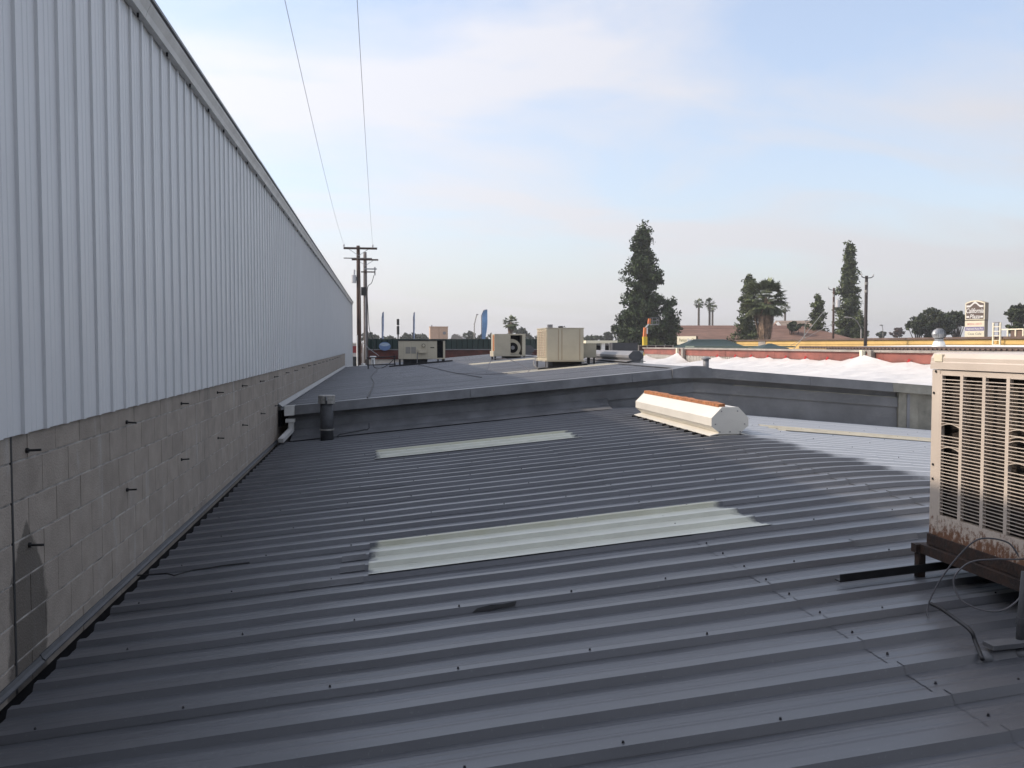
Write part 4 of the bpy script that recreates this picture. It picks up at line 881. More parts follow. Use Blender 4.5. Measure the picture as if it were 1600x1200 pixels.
MB().tube(bez([(xq + 0.55, y - 0.14, zt_ - 1.5), (xq + 0.4, y - 0.2, zt_ - 2.0), (xq + 0.12, y - 0.2, zt_ - 2.4), (xq + 0.16, y - 0.2, zt_ - 4.0), (xq + 0.25, y - 0.2, zt_ - 5.2), (xq + 0.55, y - 0.3, zt_ - 6.0), (xq + 0.45, y - 0.3, zt_ - 6.6)], 6), 0.022, 6).build('hanging_cable', M_rub, e2)
MB().tube([(xq, y - 0.16, CZ - 1), (xq, y - 0.16, zt_ - 2.8)], 0.045, 8).build('riser', M_duct, e2)
# service drop to the left roof unit
p0 = V((xp + 0.1, 58.4, CZ + 0.25)); p1 = V((0.35, 46.2, ZB(0.35) + 0.75)); p1 = V((-0.12, 46.3, ZB(0) + 0.42))
tag(MB().tube([p0, (p0 + p1) / 2 + V((0, 0, -0.08)), p1], 0.02, 6).build('service_drop', M_greycab), 'pale service wire sloping from the brown pole down to the far roof', 'wire')
def wire(x0, z0, y0, x1, z1, y1, sag, label, r=0.0052):
    P = []
    for i in range(41):
        t = i / 40; P.append(V((x0 + (x1 - x0) * t, y0 + (y1 - y0) * t, z0 + (z1 - z0) * t - sag * 4 * t * (1 - t))))
    tag(MB().tube(P, r, 5).build('power_line', M_greyal), label, 'power line', 'overhead power lines')
wa = at(445, 0, 13.2); wb = at(558, 0, 13.2)
def wire_thru(xpole, ypole, zpole, q, label):
    # straight in plan through q, to a pole 40 m behind the photographer
    k = (q.x - xpole) / (q.y - ypole); yE = -14.0; xE = xpole + k * (yE - ypole)
    t = (q.y - ypole) / (yE - ypole); sag = 0.9
    zE = (q.z - zpole * (1 - t) + sag * 4 * t * (1 - t)) / t
    wire(xpole, zpole, ypole, xE, zE, yE, sag, label)
wire_thru(xp - 0.93, 58.35, CZ + 6.42, wa, 'overhead power line from the left end of the top crossarm')
wire_thru(xp + 0.9, 58.35, CZ + 6.42, wb, 'overhead power line from the right end of the top crossarm')

# ================================================================== RED-FASCIA STRIP MALL WITH TARP, RIGHT
XM = 22.0
sm = empty('strip_mall', (26, 50, 0), 'low strip mall with faded red fascia board under grey coping', 'shop building')
YM0, YM1 = 22.0, 73.0
zf0, zf1 = h2z(-0.80), h2z(-0.36)
MB().box((XM + 0.10, YM0, 0), (XM + 1.1, YM1, zf1 - 0.02)).build('wall', M_corr, sm)
for i, y0 in enumerate(np.arange(YM0, YM1, 3.66)):
    MB().box((XM + random.uniform(-.01, .01), y0, zf0), (XM + 0.098, min(y0 + 3.65, YM1), zf1)).build('fascia_board', M_redf, sm)
    MB().box((XM - 0.12, y0, zf1 + 0.002), (XM + 1.2, min(y0 + 3.64, YM1), zf1 + 0.10 + random.uniform(-.008, .008))).build('coping', M_capg, sm)
cw_ = MB()
for y0 in np.arange(YM0, YM1, 0.3): cw_.box((XM + 0.03, y0, h2z(-2.2)), (XM + 0.099, y0 + 0.16, zf0 - 0.004))
cw_.build('corrugated_cladding', M_corr, sm)
# flat roof and rear brown edge
rf = MB().prism([(XM + 1.2, 20.0, h2z(-0.30)), (XM + 1.2, 20.0, h2z(-0.13)), (XM + 7, 20.0, h2z(-0.04)), (XM + 7, 20.0, h2z(-0.30))], (0, 24, 0)).build('roof', M_wht, sm)
be = MB().box((XM + 1.05, 19.5, h2z(-0.235)), (XM + 1.195, 46.8, h2z(-0.10)))
be.build('roof_edge', M_brnm, sm)
for k in range(90):
    y0 = 19.6 + k * 0.3
    if k == 0: tooth = MB().box((XM + 0.99, y0, h2z(-0.23)), (XM + 1.049, y0 + 0.14, h2z(-0.17))).build('roof_edge_rib', M_brn, sm)
    else: copy_part(tooth, sm, (0, k * 0.3, 0))
# beige stub posts the tarp hangs from
posts = []
for (px, lab) in ((1350, 'nearer'), (1060, 'farther')):
    d = ray(px, 560); y = d.y / d.x * (XM - 0.25); posts.append(y)
    e = empty('stub_post', (XM - 0.25, y, h2z(-1.6)), 'beige stub post in front of red fascia, the %s of the two' % lab, 'post', 'stub posts at the red fascia')
    MB().box((XM - 0.42, y - 0.10, h2z(-1.6)), (XM - 0.25, y + 0.10, h2z(-0.27))).build('post', M_signcr, e)
    MB().box((XM - 0.24, y - 0.55 if px == 1350 else y - 0.9, h2z(-1.6)), (XM - 0.03, y - 0.25 if px == 1350 else y - 0.5, h2z(-0.27))).build('post', M_capg, e)
    MB().box((XM - 0.249, y - 0.101, h2z(-0.5)), (XM - 0.2, y + 0.101, h2z(-0.3))).build('bracket', M_brn, e)
# tarp: draped sheet over the low roof in front, tied up at the fascia
ties = sorted([(y, -0.72) for y in np.arange(23, 51, 2.3)] + [(posts[0], -0.66), (posts[1], -0.80), (53, -0.74), (56, -0.78), (59.0, -1.15), (62.5, -1.1), (72, -0.9)])
ny, nx = 240, 40; vs = []
for i in range(ny + 1):
    y = 22.5 + (72 - 22.5) * i / ny
    j = max(k for k in range(len(ties)) if ties[k][0] <= y or k == 0); j = min(j, len(ties) - 2)
    (ya, ha), (yb, hb) = ties[j], ties[j + 1]; t = min(1, max(0, (y - ya) / (yb - ya))); gap = yb - ya
    topz = ha + (hb - ha) * t - min(0.35, 0.02 * gap * gap) * 4 * t * (1 - t)
    tent = sum(math.exp(-abs(y - py_) * 0.9) for py_ in posts)
    for k in range(nx + 1):
        u_ = k / nx; x = XM - 0.06 - u_ * 8.0
        base = -1.30 - 0.35 * u_
        fall = math.exp(-u_ * 5.5)
        z = base + (topz - base) * fall
        z += tent * 0.22 * math.exp(-u_ * 9) + 0.035 * math.sin(y * 2.3 + u_ * 9 + math.sin(y * .7) * 2) * (1 - fall) + 0.05 * math.sin(y * 0.9 + 2.1 * u_ * 3) * (1 - fall)
        z += (0.05 * math.sin(y * 1.37 * 2 + u_ * 14) * math.sin(y * 0.53 + 1) + 0.03 * math.sin(y * 4.3 - u_ * 22)) * math.sin(math.pi * min(1, u_ * 1.6)) ; z += 0.05 * math.sin(y * 5.1 + math.sin(u_ * 7) * 2) * fall * u_ * 4
        z += 0.07 * (abs(math.sin(y * 0.83 + u_ * 3.1)) ** 0.5 - 0.75) * math.sin(math.pi * min(1, u_ * 1.2 + 0.02)) + 0.03 * (abs(math.sin(y * 2.9 - u_ * 11)) ** 0.6 - 0.7) * math.exp(-u_ * 1.5)
        vs.append((x - (0.3 * tent * math.exp(-u_ * 8)), y, h2z(z)))
tarp = MB().add(vs, [(i * (nx + 1) + k, i * (nx + 1) + k + 1, (i + 1) * (nx + 1) + k + 1, (i + 1) * (nx + 1) + k) for i in range(ny) for k in range(nx)]).build('tarp', M_tarp, None, True)
tag(tarp, 'white plastic tarp draped over the low roof below the red fascia', 'tarp')
tag(MB().box((13.9, 21.5, 0), (XM - 0.05, 73, h2z(-1.75))).build('annex_building', M_corr), 'low pale annex roof lying under the white tarp', 'building')
for n_i, (yy_, hh) in enumerate([t for t in ties if t[0] < 58]):
    x = XM - 0.10; mb = MB().bar((x, yy_ - 0.03, h2z(hh + 0.10)), (x - 0.08, yy_ + 0.03, h2z(hh - 0.12)), 0.05, 0.09).bar((x - 0.02, yy_ + 0.06, h2z(hh + 0.05)), (x - 0.02, yy_ - 0.08, h2z(hh + 0.02)), 0.03, 0.05)
    tag(mb.build('tarp_clip', M_red), 'small red clip holding the white tarp up along the red fascia', 'clip', 'red clips along the tarp edge')
# turbine vent on the white roof
d = ray(1467, 541); X_ = XM + 2.2; tv = V((X_, d.y / d.x * X_, h2z(-0.13)))
e = empty('turbine_vent', tv, 'shiny round turbine vent on a white base behind the beige cooler', 'roof vent')
MB().tube([tv + V((0, 0, -0.02)), tv + V((0, 0, 0.26))], [0.30, 0.22], 16).build('base', M_wht, e)
MB().tube([tv + V((0, 0, 0.25)), tv + V((0, 0, 0.36))], 0.185, 16).build('collar', M_greyal, e)
for k in range(20):
    a = 2 * math.pi * k / 20; bl_ = MB(); vs = []
    for j in range(9):
        th = math.pi * j / 8; rr = 0.27 * math.sin(th) * (1 if j not in (0, 8) else 0) + 0.03; zz_ = 0.58 - 0.24 * math.cos(th)
        for da, dr in ((0, 1.0), (0.26, 0.93)): vs.append((tv.x + rr * dr * math.cos(a + da), tv.y + rr * dr * math.sin(a + da), tv.z + zz_))
    bl_.add(vs, [(j * 2, j * 2 + 1, j * 2 + 3, j * 2 + 2) for j in range(8)]).build('fin', M_greyal, e)
MB().tube([tv + V((0, 0, 0.34)), tv + V((0, 0, 0.83))], 0.12, 10).build('core', M_duct, e)
MB().tube([tv + V((0, 0, 0.81)), tv + V((0, 0, 0.84))], [0.09, 0.03], 10).build('cap', M_greyal, e)

# ================================================================== YELLOW BUILDING
XY = 41.0; yb_ = empty('yellow_building', (XY + 8, 80, 0), 'long yellow stucco building with brown roof trim', 'building')
MB().box((XY, 38, 0), (XY + 16, 99, h2z(0.36))).build('wall', M_yel, yb_)
MB().box((XY - 0.15, 37.9, h2z(0.36)), (XY + 16, 99.2, h2z(0.52))).build('roof_trim', M_brn, yb_)
MB().box((XY - 0.05, 38, h2z(0.02)), (XY - 0.001, 99, h2z(0.06))).build('ledge', M_yel, yb_)
MB().box((XY - 0.06, 91, h2z(-1)), (XY - 0.002, 92.8, h2z(0.35))).build('pilaster', M_capg, yb_)
# roof ladder
yl0 = ray(1563, 520).y / ray(1563, 520).x * (XY - 0.3); yl1 = ray(1552, 520).y / ray(1552, 520).x * (XY - 0.3)
e = empty('roof_ladder', (XY - 0.3, (yl0 + yl1) / 2, h2z(-0.8)), 'cream roof access ladder rising above the yellow wall', 'ladder')
for y in (yl0, yl1):
    MB().box((XY - 0.34, y - 0.05, h2z(-0.8)), (XY - 0.26, y + 0.05, h2z(1.45))).build('rail', M_signcr, e)
for k in range(7): MB().box((XY - 0.32, yl0 + 0.05, h2z(-0.65 + k * 0.3)), (XY - 0.28, yl1 - 0.05, h2z(-0.61 + k * 0.3))).build('rung', M_signcr, e)
# rack and signboard on its roof
p = on(1580, 520, 0, XY + 3)
e = empty('roof_rack', (XY + 3, p.y, h2z(0.5)), 'cream metal rack standing on the yellow building roof', 'rack')
MB().box((XY + 3, p.y - 1.2, h2z(1.02)), (XY + 3.08, p.y + 1.2, h2z(1.10))).build('top_rail', M_signcr, e)
for dy in (-1.15, -0.4, 0.4, 1.15): MB().box((XY + 3, p.y + dy - 0.05, h2z(0.5)), (XY + 3.08, p.y + dy + 0.05, h2z(1.02))).build('post', M_signcr, e)
MB().box((XY + 3.1, p.y - 1.1, h2z(0.52)), (XY + 3.14, p.y + 0.2, h2z(0.98))).build('panel', M_brn, e)
p = on(1556, 510, 0, XY + 5)
e = empty('roof_frame', (XY + 5, p.y, h2z(0.5)), 'thin grey door frame standing behind the roof ladder', 'frame')
for dy in (-0.28, 0.28): MB().box((XY + 5, p.y + dy - 0.04, h2z(0.5)), (XY + 5.08, p.y + dy + 0.04, h2z(1.60))).build('post', M_duct, e)
MB().box((XY + 5, p.y - 0.32, h2z(1.6)), (XY + 5.08, p.y + 0.32, h2z(1.68))).build('lintel', M_duct, e)

# ================================================================== SIGNS
# California Plaza pylon
def turned(pxa, pxb, py, z, deg):
    # left edge at depth z; the face runs on towards us, turned deg to the right of the street's cross direction
    A_ = at(pxa, py, z); u_ = V((math.cos(rad(deg)), -math.sin(rad(deg)), 0)); d_ = ray(pxb, py)
    s_ = (d_.x * A_.y - d_.y * A_.x) / (u_.x * d_.y - u_.y * d_.x); return A_, A_ + u_ * s_
zS = 108.0; A, B = turned(1507.5, 1538, 523, zS, 56)
ux = (B - A); ux.z = 0; Wd = ux.length; ux.normalize(); uy = V((0, 0, 1)); nr = ux.cross(uy).normalized()
if nr.dot(-A) < 0: nr = -nr
side = -nr
e = empty('plaza_sign', (A.x + ux.x * Wd / 2, A.y + ux.y * Wd / 2, 0), 'tall brown and cream California Plaza pylon sign with arched top', 'sign')
pxm = zS / F
zT = at(1520, 470, zS).z; zM = at(1520, 500, zS).z; zB_ = at(1520, 527, zS).z; dep = 1.15
def pt(u_, z, off=0.0): return V((A.x, A.y, 0)) + ux * u_ + V((0, 0, z)) + nr * off
arch = [pt(0, zM)] + [pt(Wd * k / 12, zT - 0.28 + 0.28 * math.sin(math.pi * k / 12)) for k in range(13)] + [pt(Wd, zM)]
MB().prism(arch, side * dep).build('upper_cabinet', M_signtan, e)
rim = [pt(0, zM, 0.03)] + [pt(Wd * k / 12, zT - 0.28 + 0.28 * math.sin(math.pi * k / 12), 0.03) for k in range(13)] + [pt(Wd, zM, 0.03)]
MB().prism(rim, side * 0.03).build('rim', M_signcr, e)
fa = [pt(0.12, zM + 0.1, 0.05)] + [pt(0.12 + (Wd - 0.24) * k / 12, zT - 0.40 + 0.26 * math.sin(math.pi * k / 12), 0.05) for k in range(13)] + [pt(Wd - 0.12, zM + 0.1, 0.05)]
face = MB().prism(fa, side * 0.019).build('brown_face', M_signbr, e)
# swoosh hill line
hl = [(0.15, -0.58), (0.25 * Wd, -0.58), (0.36 * Wd, -0.36), (0.43 * Wd, -0.19), (Wd / 2, -0.13), (0.57 * Wd, -0.19), (0.64 * Wd, -0.36), (0.75 * Wd, -0.58), (Wd - 0.15, -0.58)]
mb = MB(); th = 0.24
for k in range(len(hl) - 1):
    (a0, b0), (a1, b1) = hl[k], hl[k + 1]
    mb.add([pt(a0, zT + b0 - th, 0.056), pt(a1, zT + b1 - th, 0.056), pt(a1, zT + b1, 0.056), pt(a0, zT + b0, 0.056)], [(0, 1, 2, 3)])
mb.build('hill_line', M_wht, e)
text_mb('California', 0.58, pt(Wd / 2, zT - 1.50, 0.06), ux, uy, nr, 0.25, 0.0, Wd * 0.90).build('lettering', M_wht, e)
text_mb('Plaza', 0.50, pt(Wd / 2, zT - 2.16, 0.06), ux, uy, nr, 0.25, 0.0, Wd * 0.52).build('lettering', M_wht, e)
for a0, a1 in ((0.16, 0.48), (Wd - 0.48, Wd - 0.16)):
    MB().add([pt(a0, zT - 2.08, 0.058), pt(a1, zT - 2.08, 0.058), pt(a1, zT - 1.86, 0.058), pt(a0, zT - 1.86, 0.058)], [(0, 1, 2, 3)]).build('dash', M_wht, e)
MB().prism([pt(0.0, zM - 0.08, -0.1), pt(Wd, zM - 0.08, -0.1), pt(Wd, zM, -0.1), pt(0, zM, -0.1)], side * (dep - 0.2)).build('gap_band', M_black, e)
MB().prism([pt(-0.02, 0, 0.0), pt(Wd + 0.0, 0, 0.0), pt(Wd + 0.0, zM - 0.081, 0.0), pt(-0.02, zM - 0.081, 0.0)], side * (dep - 0.08)).build('lower_cabinet', M_signtan, e)
MB().prism([pt(-0.01, zM - 2.4, 0.02), pt(Wd - 0.01, zM - 2.4, 0.02), pt(Wd - 0.01, zM - 0.12, 0.02), pt(-0.01, zM - 0.12, 0.02)], side * 0.019).build('tenant_panel', M_signcr, e)
text_mb('IMPERIAL LIBERTY', 0.24, pt(Wd / 2, zM - 0.62, 0.026), ux, uy, nr, 0, 0.0, Wd * 0.76).build('lettering', M_pink, e)
MB().add([pt(0.02, zM - 1.32, 0.024), pt(Wd - 0.04, zM - 1.32, 0.024), pt(Wd - 0.04, zM - 0.84, 0.024), pt(0.02, zM - 0.84, 0.024)], [(0, 1, 2, 3)]).build('violet_panel', M_viol, e)
text_mb('Regional Auto Pro', 0.24, pt(Wd / 2, zM - 1.18, 0.03), ux, uy, nr, 0.2, 0.0, Wd * 0.84).build('lettering', M_wht, e)
text_mb('Casa Cafe', 0.26, pt(Wd / 2, zM - 1.80, 0.026), ux, uy, nr, 0, 0.0, Wd * 0.7).build('lettering', M_capg, e)
# spa shop sign
zS = 100.0; A, B = turned(1058, 1087.5, 538, zS, 46); ux = B - A; ux.z = 0; Wd = ux.length; ux.normalize(); nr = ux.cross(V((0, 0, 1))).normalized()
if nr.dot(-A) < 0: nr = -nr
zT = at(1070, 525.5, zS).z; zB_ = at(1070, 538.5, zS).z
e = empty('spa_sign', (A.x + ux.x * Wd / 2, A.y + ux.y * Wd / 2, zB_ - 0.4), 'cream box sign of a spa shop in front of the brown shingle roof', 'sign')
MB().prism([pt(0, zB_ , 0), pt(Wd, zB_, 0), pt(Wd, zT, 0), pt(0, zT, 0)], -nr * 0.5).build('cabinet', M_brn, e)
MB().prism([pt(0, zB_ , 0.02), pt(Wd, zB_, 0.02), pt(Wd, zT, 0.02), pt(0, zT, 0.02)], -nr * 0.019).build('face', M_signcr, e)
text_mb('Premium', 0.36, pt(0.72, zB_ + 0.34, 0.025), ux, uy, nr, 0.15, 0.0, 0.95).build('lettering', M_olive, e)
text_mb('Spas', 0.36, pt(1.52, zB_ + 0.34, 0.025), ux, uy, nr, 0.15, 0.0, 0.48).build('lettering', M_bluep, e)
rg = MB()
for k in range(20):
    a0, a1 = 2 * math.pi * k / 20, 2 * math.pi * (k + 1) / 20
    rg.add([pt(1.93 + 0.19 * r_ * math.cos(a) , (zT + zB_) / 2 + 0.25 * r_ * math.sin(a), 0.026) for a, r_ in ((a0, 0.86), (a1, 0.86), (a1, 1), (a0, 1))], [(0, 1, 2, 3)])
rg.build('emblem_ring', M_olive, e)
MB().box((A.x + ux.x * Wd * 0.2 - 0.1, A.y + ux.y * Wd * .2 + 0.1, 0), (A.x + ux.x * Wd * 0.2 + 0.1, A.y + ux.y * Wd * .2 + 0.3, zB_)).build('post', M_signcr, e)
MB().box((A.x + ux.x * Wd * 0.8 - 0.1, A.y + ux.y * Wd * .8 + 0.1, 0), (A.x + ux.x * Wd * 0.8 + 0.1, A.y + ux.y * Wd * .8 + 0.3, zB_)).build('post', M_signcr, e)

# ================================================================== BACKGROUND HOUSES
def hip_house(name, pxl, pxr, pyr, pye, z, label, mr, mw, dep=10.0, hip=0.25, cat='building'):
    """ridge row pyr, eave row pye, eave from pxl to pxr, facing the street at depth z"""
    L, R = at(pxl, pye, z), at(pxr, pye, z); zr = at((pxl + pxr) / 2, pyr, z + dep / 2).z; ze = L.z
    u_ = R - L; u_.z = 0; wd = u_.length; u_.normalize(); v_ = V((-u_.y, u_.x, 0))
    e = empty(name, ((L.x + R.x) / 2 + v_.x * dep / 2, (L.y + R.y) / 2 + v_.y * dep / 2, 0), label, cat)
    b0 = V((L.x, L.y, 0)); q_ = lambda a, b, c: b0 + u_ * a + v_ * b + V((0, 0, c))
    h = wd * hip
    MB().add([q_(-0.3, -0.3, ze), q_(wd + 0.3, -0.3, ze), q_(wd + 0.3, dep + 0.3, ze), q_(-0.3, dep + 0.3, ze), q_(h, dep / 2, zr), q_(wd - h, dep / 2, zr), q_(-0.3, -0.3, ze - 0.2), q_(wd + 0.3, -0.3, ze - 0.2), q_(wd + 0.3, dep + 0.3, ze - 0.2), q_(-0.3, dep + 0.3, ze - 0.2)],
             [(0, 1, 5, 4), (1, 2, 5), (2, 3, 4, 5), (3, 0, 4), (6, 7, 1, 0), (7, 8, 2, 1), (8, 9, 3, 2), (9, 6, 0, 3), (9, 8, 7, 6)]).build('roof', mr, e)
    MB().prism([q_(0, 0, 0), q_(wd, 0, 0), q_(wd, dep, 0), q_(0, dep, 0)], (0, 0, ze - 0.2)).build('wall', mw, e)
    cour = MB(); n = 9
    for k in range(1, n):
        t = k / n; y_ = dep / 2 * t - 0.02; zz_ = ze + (zr - ze) * t; a0 = h * t; 
        cour.add([q_(a0, y_ - 0.05, zz_ - 0.02), q_(wd - a0, y_ - 0.05, zz_ - 0.02), q_(wd - a0, y_ - 0.05, zz_ + 0.03), q_(a0, y_ - 0.05, zz_ + 0.03)], [(0, 1, 2, 3)])
        cour.add([q_(a0, y_ - 0.05, zz_ + 0.03), q_(wd - a0, y_ - 0.05, zz_ + 0.03), q_(wd - a0, y_ + 0.12, zz_ + 0.07), q_(a0, y_ + 0.12, zz_ + 0.07)], [(0, 1, 2, 3)])
    cour.build('shingle_courses', mr, e)['kind'] = 'stuff'
    for k in range(3):
        a = wd * (0.2 + 0.3 * k); MB().prism([q_(a, -0.03, 1.0), q_(a + 1.2, -0.03, 1.0), q_(a + 1.2, -0.03, 2.2), q_(a, -0.03, 2.2)], v_ * 0.028).build('window', M_glass, e)
    return e
hip_house('shingle_building', 1005, 1335, 508.5, 531, 122, 'wide building with brown shingle roof behind the spa sign', M_shing, M_wwall, 12, 0.17)
hip_house('green_hip_roof_shop', 1068, 1172, 530, 546, 88, 'small shop with dark green hip roof right of the spa sign', M_green, M_wwall, 7, 0.26)
hip_house('green_hip_roof_shop', 1193, 1226, 537, 544, 80, 'tiny dark green roof peak before the yellow building corner', M_green, M_wwall, 3, 0.42)
tag(MB().box(at(1085, 543, 84), at(1225, 540.5, 88)).box(at(1085, 548, 84), at(1222, 543.2, 84.3)).build('canopy', mat('grey_green_metal', (0.17, 0.21, 0.17), coord='World')), 'long grey green canopy edge just above the red fascia', 'canopy')
hip_house('tan_gable_house', 1222, 1292, 501, 527, 150, 'house with tan roof behind the tall palm', M_tanr, M_wwall, 10, 0.05)
p0, p1 = at(1214, 504, 147), at(1234, 528, 146)
e = empty('gable_rake', (p0.x, p0.y, 0), 'white sloping gable board beside the tall palm, before the tan roof', 'gable wall')
MB().bar(p0, p1, 0.3, 0.45).build('rake_board', M_wht, e)
q0 = at(1193, 528, 147); MB().prism([V((q0.x, q0.y, 0)), V((p1.x, p1.y + 0.4, 0)), p1 + V((0, 0.4, 0)), p0 + V((0, 0.4, -0.1)), q0 + V((0, 0.4, 0))], (0, 0.5, 0)).build('gable_face', M_shing, e)
tag(MB().prism([at(704, 530, 120), at(706, 524, 120), at(710, 521.5, 120), at(722, 527.5, 120), at(724, 530, 120)], (1, 6, 0)).build('pale_gable_roof', M_capg), 'pale low gable roof peeking over the green fascia right of the tan unit', 'roof')
# bits right of the tall cream unit
c0, c1 = at(926, 552, 52), at(966, 552, 52)
e = empty('cream_canopy', ((c0.x + c1.x) / 2, c0.y, 0), 'cream flat canopy on posts behind the low duct box', 'canopy')
zt1 = at(940, 532, 52).z
MB().box((c0.x - 0.4, c0.y, zt1 - 0.16), (c1.x, c0.y + 4, zt1)).build('roof', M_signcr, e)
for x in (c0.x + 0.55, c0.x + 1.05): MB().box((x, c0.y + 0.1, 0), (x + 0.22, c0.y + 0.3, zt1 - 0.161)).build('post', M_wht, e)
MB().box((c0.x + 0.2, c0.y + 1.5, 0), (c1.x - 0.1, c0.y + 3.5, zt1 - 0.3)).build('wall', M_dark, e)
c0, c1 = at(957, 549, 46), at(998, 549, 46); zt1 = at(977, 535.5, 46).z; zm = at(977, 548, 46).z
e = empty('dark_screen_wall', ((c0.x + c1.x) / 2, c0.y, 0), 'dark grey rooftop screen above the grey ridge vent', 'screen wall')
MB().box((c0.x, c0.y, zm), (c1.x, c0.y + 0.6, zt1)).build('screen', mat('charcoal_panel', (0.05, 0.05, 0.055), coord='World'), e)
MB().box((c0.x + 0.1, c0.y - 0.2, 0), (c1.x + 0.25, c0.y + 0.7, zm - 0.003)).build('parapet', mat('pale_grey_parapet', (0.32, 0.33, 0.31), coord='World'), e)

# ================================================================== BOOM LIFT BEFORE THE DARK TREE
zS = 92
e = empty('boom_lift', at(1008, 545, zS) * 1.0, 'yellow and orange boom lift with raised basket before the tall dark tree', 'boom lift')
e.location.z = 0
b0 = at(1008, 545, zS); b0.z = 0
MB().box((b0.x - 0.9, b0.y - 0.8, 0.45), (b0.x + 0.9, b0.y + 0.8, 1.1), 0.05).build('chassis', M_by, e)
for sx_ in (-0.75, 0.75):
    for sy_ in (-0.8, 0.8): MB().tube([(b0.x + sx_ - 0.0, b0.y + sy_ - 0.12, 0.4), (b0.x + sx_, b0.y + sy_ + 0.12, 0.4)], 0.4, 14).build('wheel', M_black, e)
j0 = b0 + V((0, 0, 1.1)); j1 = at(1007.5, 526, zS); j2 = at(1008.5, 512, zS); j3 = at(1014, 506, zS); j4 = at(1015, 498, zS)
MB().bar(j0, j1, 0.42, 0.42).build('lower_boom', M_by, e); MB().bar(j1, j2, 0.34, 0.34).build('middle_boom', M_bo, e)
MB().bar(j1 + V((0.2, -0.1, 0.3)), j2 + V((0.15, -0.1, 0)), 0.14).build('lift_cylinder', M_wht, e)
MB().bar(j2, j3, 0.12).build('jib', M_wht, e); MB().bar(j3, j4, 0.26).build('arm_end', M_bo, e)
bk = MB(); x0, z0 = j4.x + 0.15, j3.z - 0.05
for z in (0, 0.35, 0.65): bk.box((x0, j4.y - 0.4, z0 + z), (x0 + 0.75, j4.y - 0.36, z0 + z + 0.04)); bk.box((x0, j4.y + 0.36, z0 + z), (x0 + 0.75, j4.y + 0.4, z0 + z + 0.04))
for x in (x0, x0 + 0.71):
    for y in (j4.y - 0.4, j4.y + 0.36): bk.box((x, y, z0), (x + 0.04, y + 0.04, z0 + 0.68))
bk.box((x0, j4.y - 0.4, z0 - 0.08), (x0 + 0.75, j4.y + 0.4, z0 - 0.003)); bk.build('basket', M_duct, e)
# dark railing behind the red fascia's left end
ra, rb_ = at(998, 545, 76), at(1052, 545, 76); e = empty('dark_railing', ((ra.x + rb_.x) / 2, ra.y, ra.z - 0.5), 'dark red railing along the far end of the red fascia', 'railing')
for k in range(5):
    p_ = ra + (rb_ - ra) * k / 4; MB().box((p_.x - 0.04, p_.y, 0), (p_.x + 0.04, p_.y + 0.08, ra.z + 0.32)).build('post', M_capg, e)
MB().box((ra.x, ra.y + 0.09, ra.z - 0.3), (rb_.x, ra.y + 0.16, ra.z + 0.25)).build('panel', mat('dark_maroon', (0.05, 0.015, 0.015), coord='World'), e)
MB().box((ra.x, ra.y - 0.02, ra.z + 0.26), (rb_.x, ra.y + 0.16, ra.z + 0.30)).build('rail', M_capg, e)

# ================================================================== POLES RIGHT
def simple_pole(px, py, z, r, m, label, arm=True, cyl=False):
    t = at(px, py, z); e = empty('utility_pole', (t.x, t.y, 0), label, 'utility pole', 'utility poles')
    MB().tube([(t.x, t.y, 0), (t.x, t.y, t.z)], [r * 1.2, r * 0.9], 12).build('pole', m, e, True)
    k = z / F
    if arm:
        for s_, rise in ((-1, 3), (1, 1.5)):
            MB().tube(bez([(t.x, t.y - r, t.z - 3.5 * k), (t.x + s_ * 6 * k, t.y - r, t.z - 3 * k), (t.x + s_ * 9 * k, t.y - r, t.z - 1.5 * k), (t.x + s_ * 10 * k, t.y - r, t.z + rise * k * 0.3)], 4), 0.035, 6).build('arm', M_black, e)
            MB().tube([(t.x + s_ * 10 * k, t.y - r, t.z), (t.x + s_ * 10 * k, t.y - r, t.z + 2.5 * k)], 0.05, 8).build('insulator', M_porc, e)
    for b_ in ((10, 14), (22, 26)):
        MB().tube([(t.x, t.y, t.z - b_[1] * k), (t.x, t.y, t.z - b_[0] * k)], r * 1.08, 12).build('band', M_orange if r > 0.2 else M_cap, e)
    if cyl: MB().tube([(t.x + 0.35, t.y - 0.2, t.z - 30 * k), (t.x + 0.35, t.y - 0.2, t.z - 19 * k)], 0.2, 12).build('transformer', M_porc, e)
    return e
M_pole_b = mat('black_pole', (0.028, 0.022, 0.02), rough=0.8, coord='World')
simple_pole(1354, 431, 70, 0.13, M_pole_b, 'tall dark utility pole in front of the right tall pine')
simple_pole(1303, 450, 88, 0.11, M_wood, 'thin brown utility pole with grey transformer left of the right tall pine', True, True)
def street_lamp(px, pyt, pxh, z, label):
    t = at(px, pyt, z); hd = at(pxh, pyt - 2, z); e = empty('street_lamp', (t.x, t.y, 0), label, 'street lamp', 'street lamps')
    MB().tube([(t.x, t.y, 0), (t.x, t.y, t.z - 1.0)], [0.1, 0.07], 8).build('pole', M_cap, e)
    MB().tube(bez([(t.x, t.y, t.z - 1.0), (t.x + (hd.x - t.x) * 0.3, t.y, t.z - 0.3), (t.x + (hd.x - t.x) * 0.7, t.y, hd.z - 0.05), hd], 5), 0.045, 8).build('arm', M_cap, e)
    MB().ball(hd, 0.14, 2.2, 1, 0.6).build('lamp_head', M_cap, e)
street_lamp(1346, 498, 1323, 85, 'pale street lamp with long curved arm left of the dark pole')
street_lamp(1380, 510, 1377, 130, 'small distant street lamp right of the dark pole')
street_lamp(1257.5, 503, 1260, 120, 'slim pale street lamp before the bushes left of the small pine')
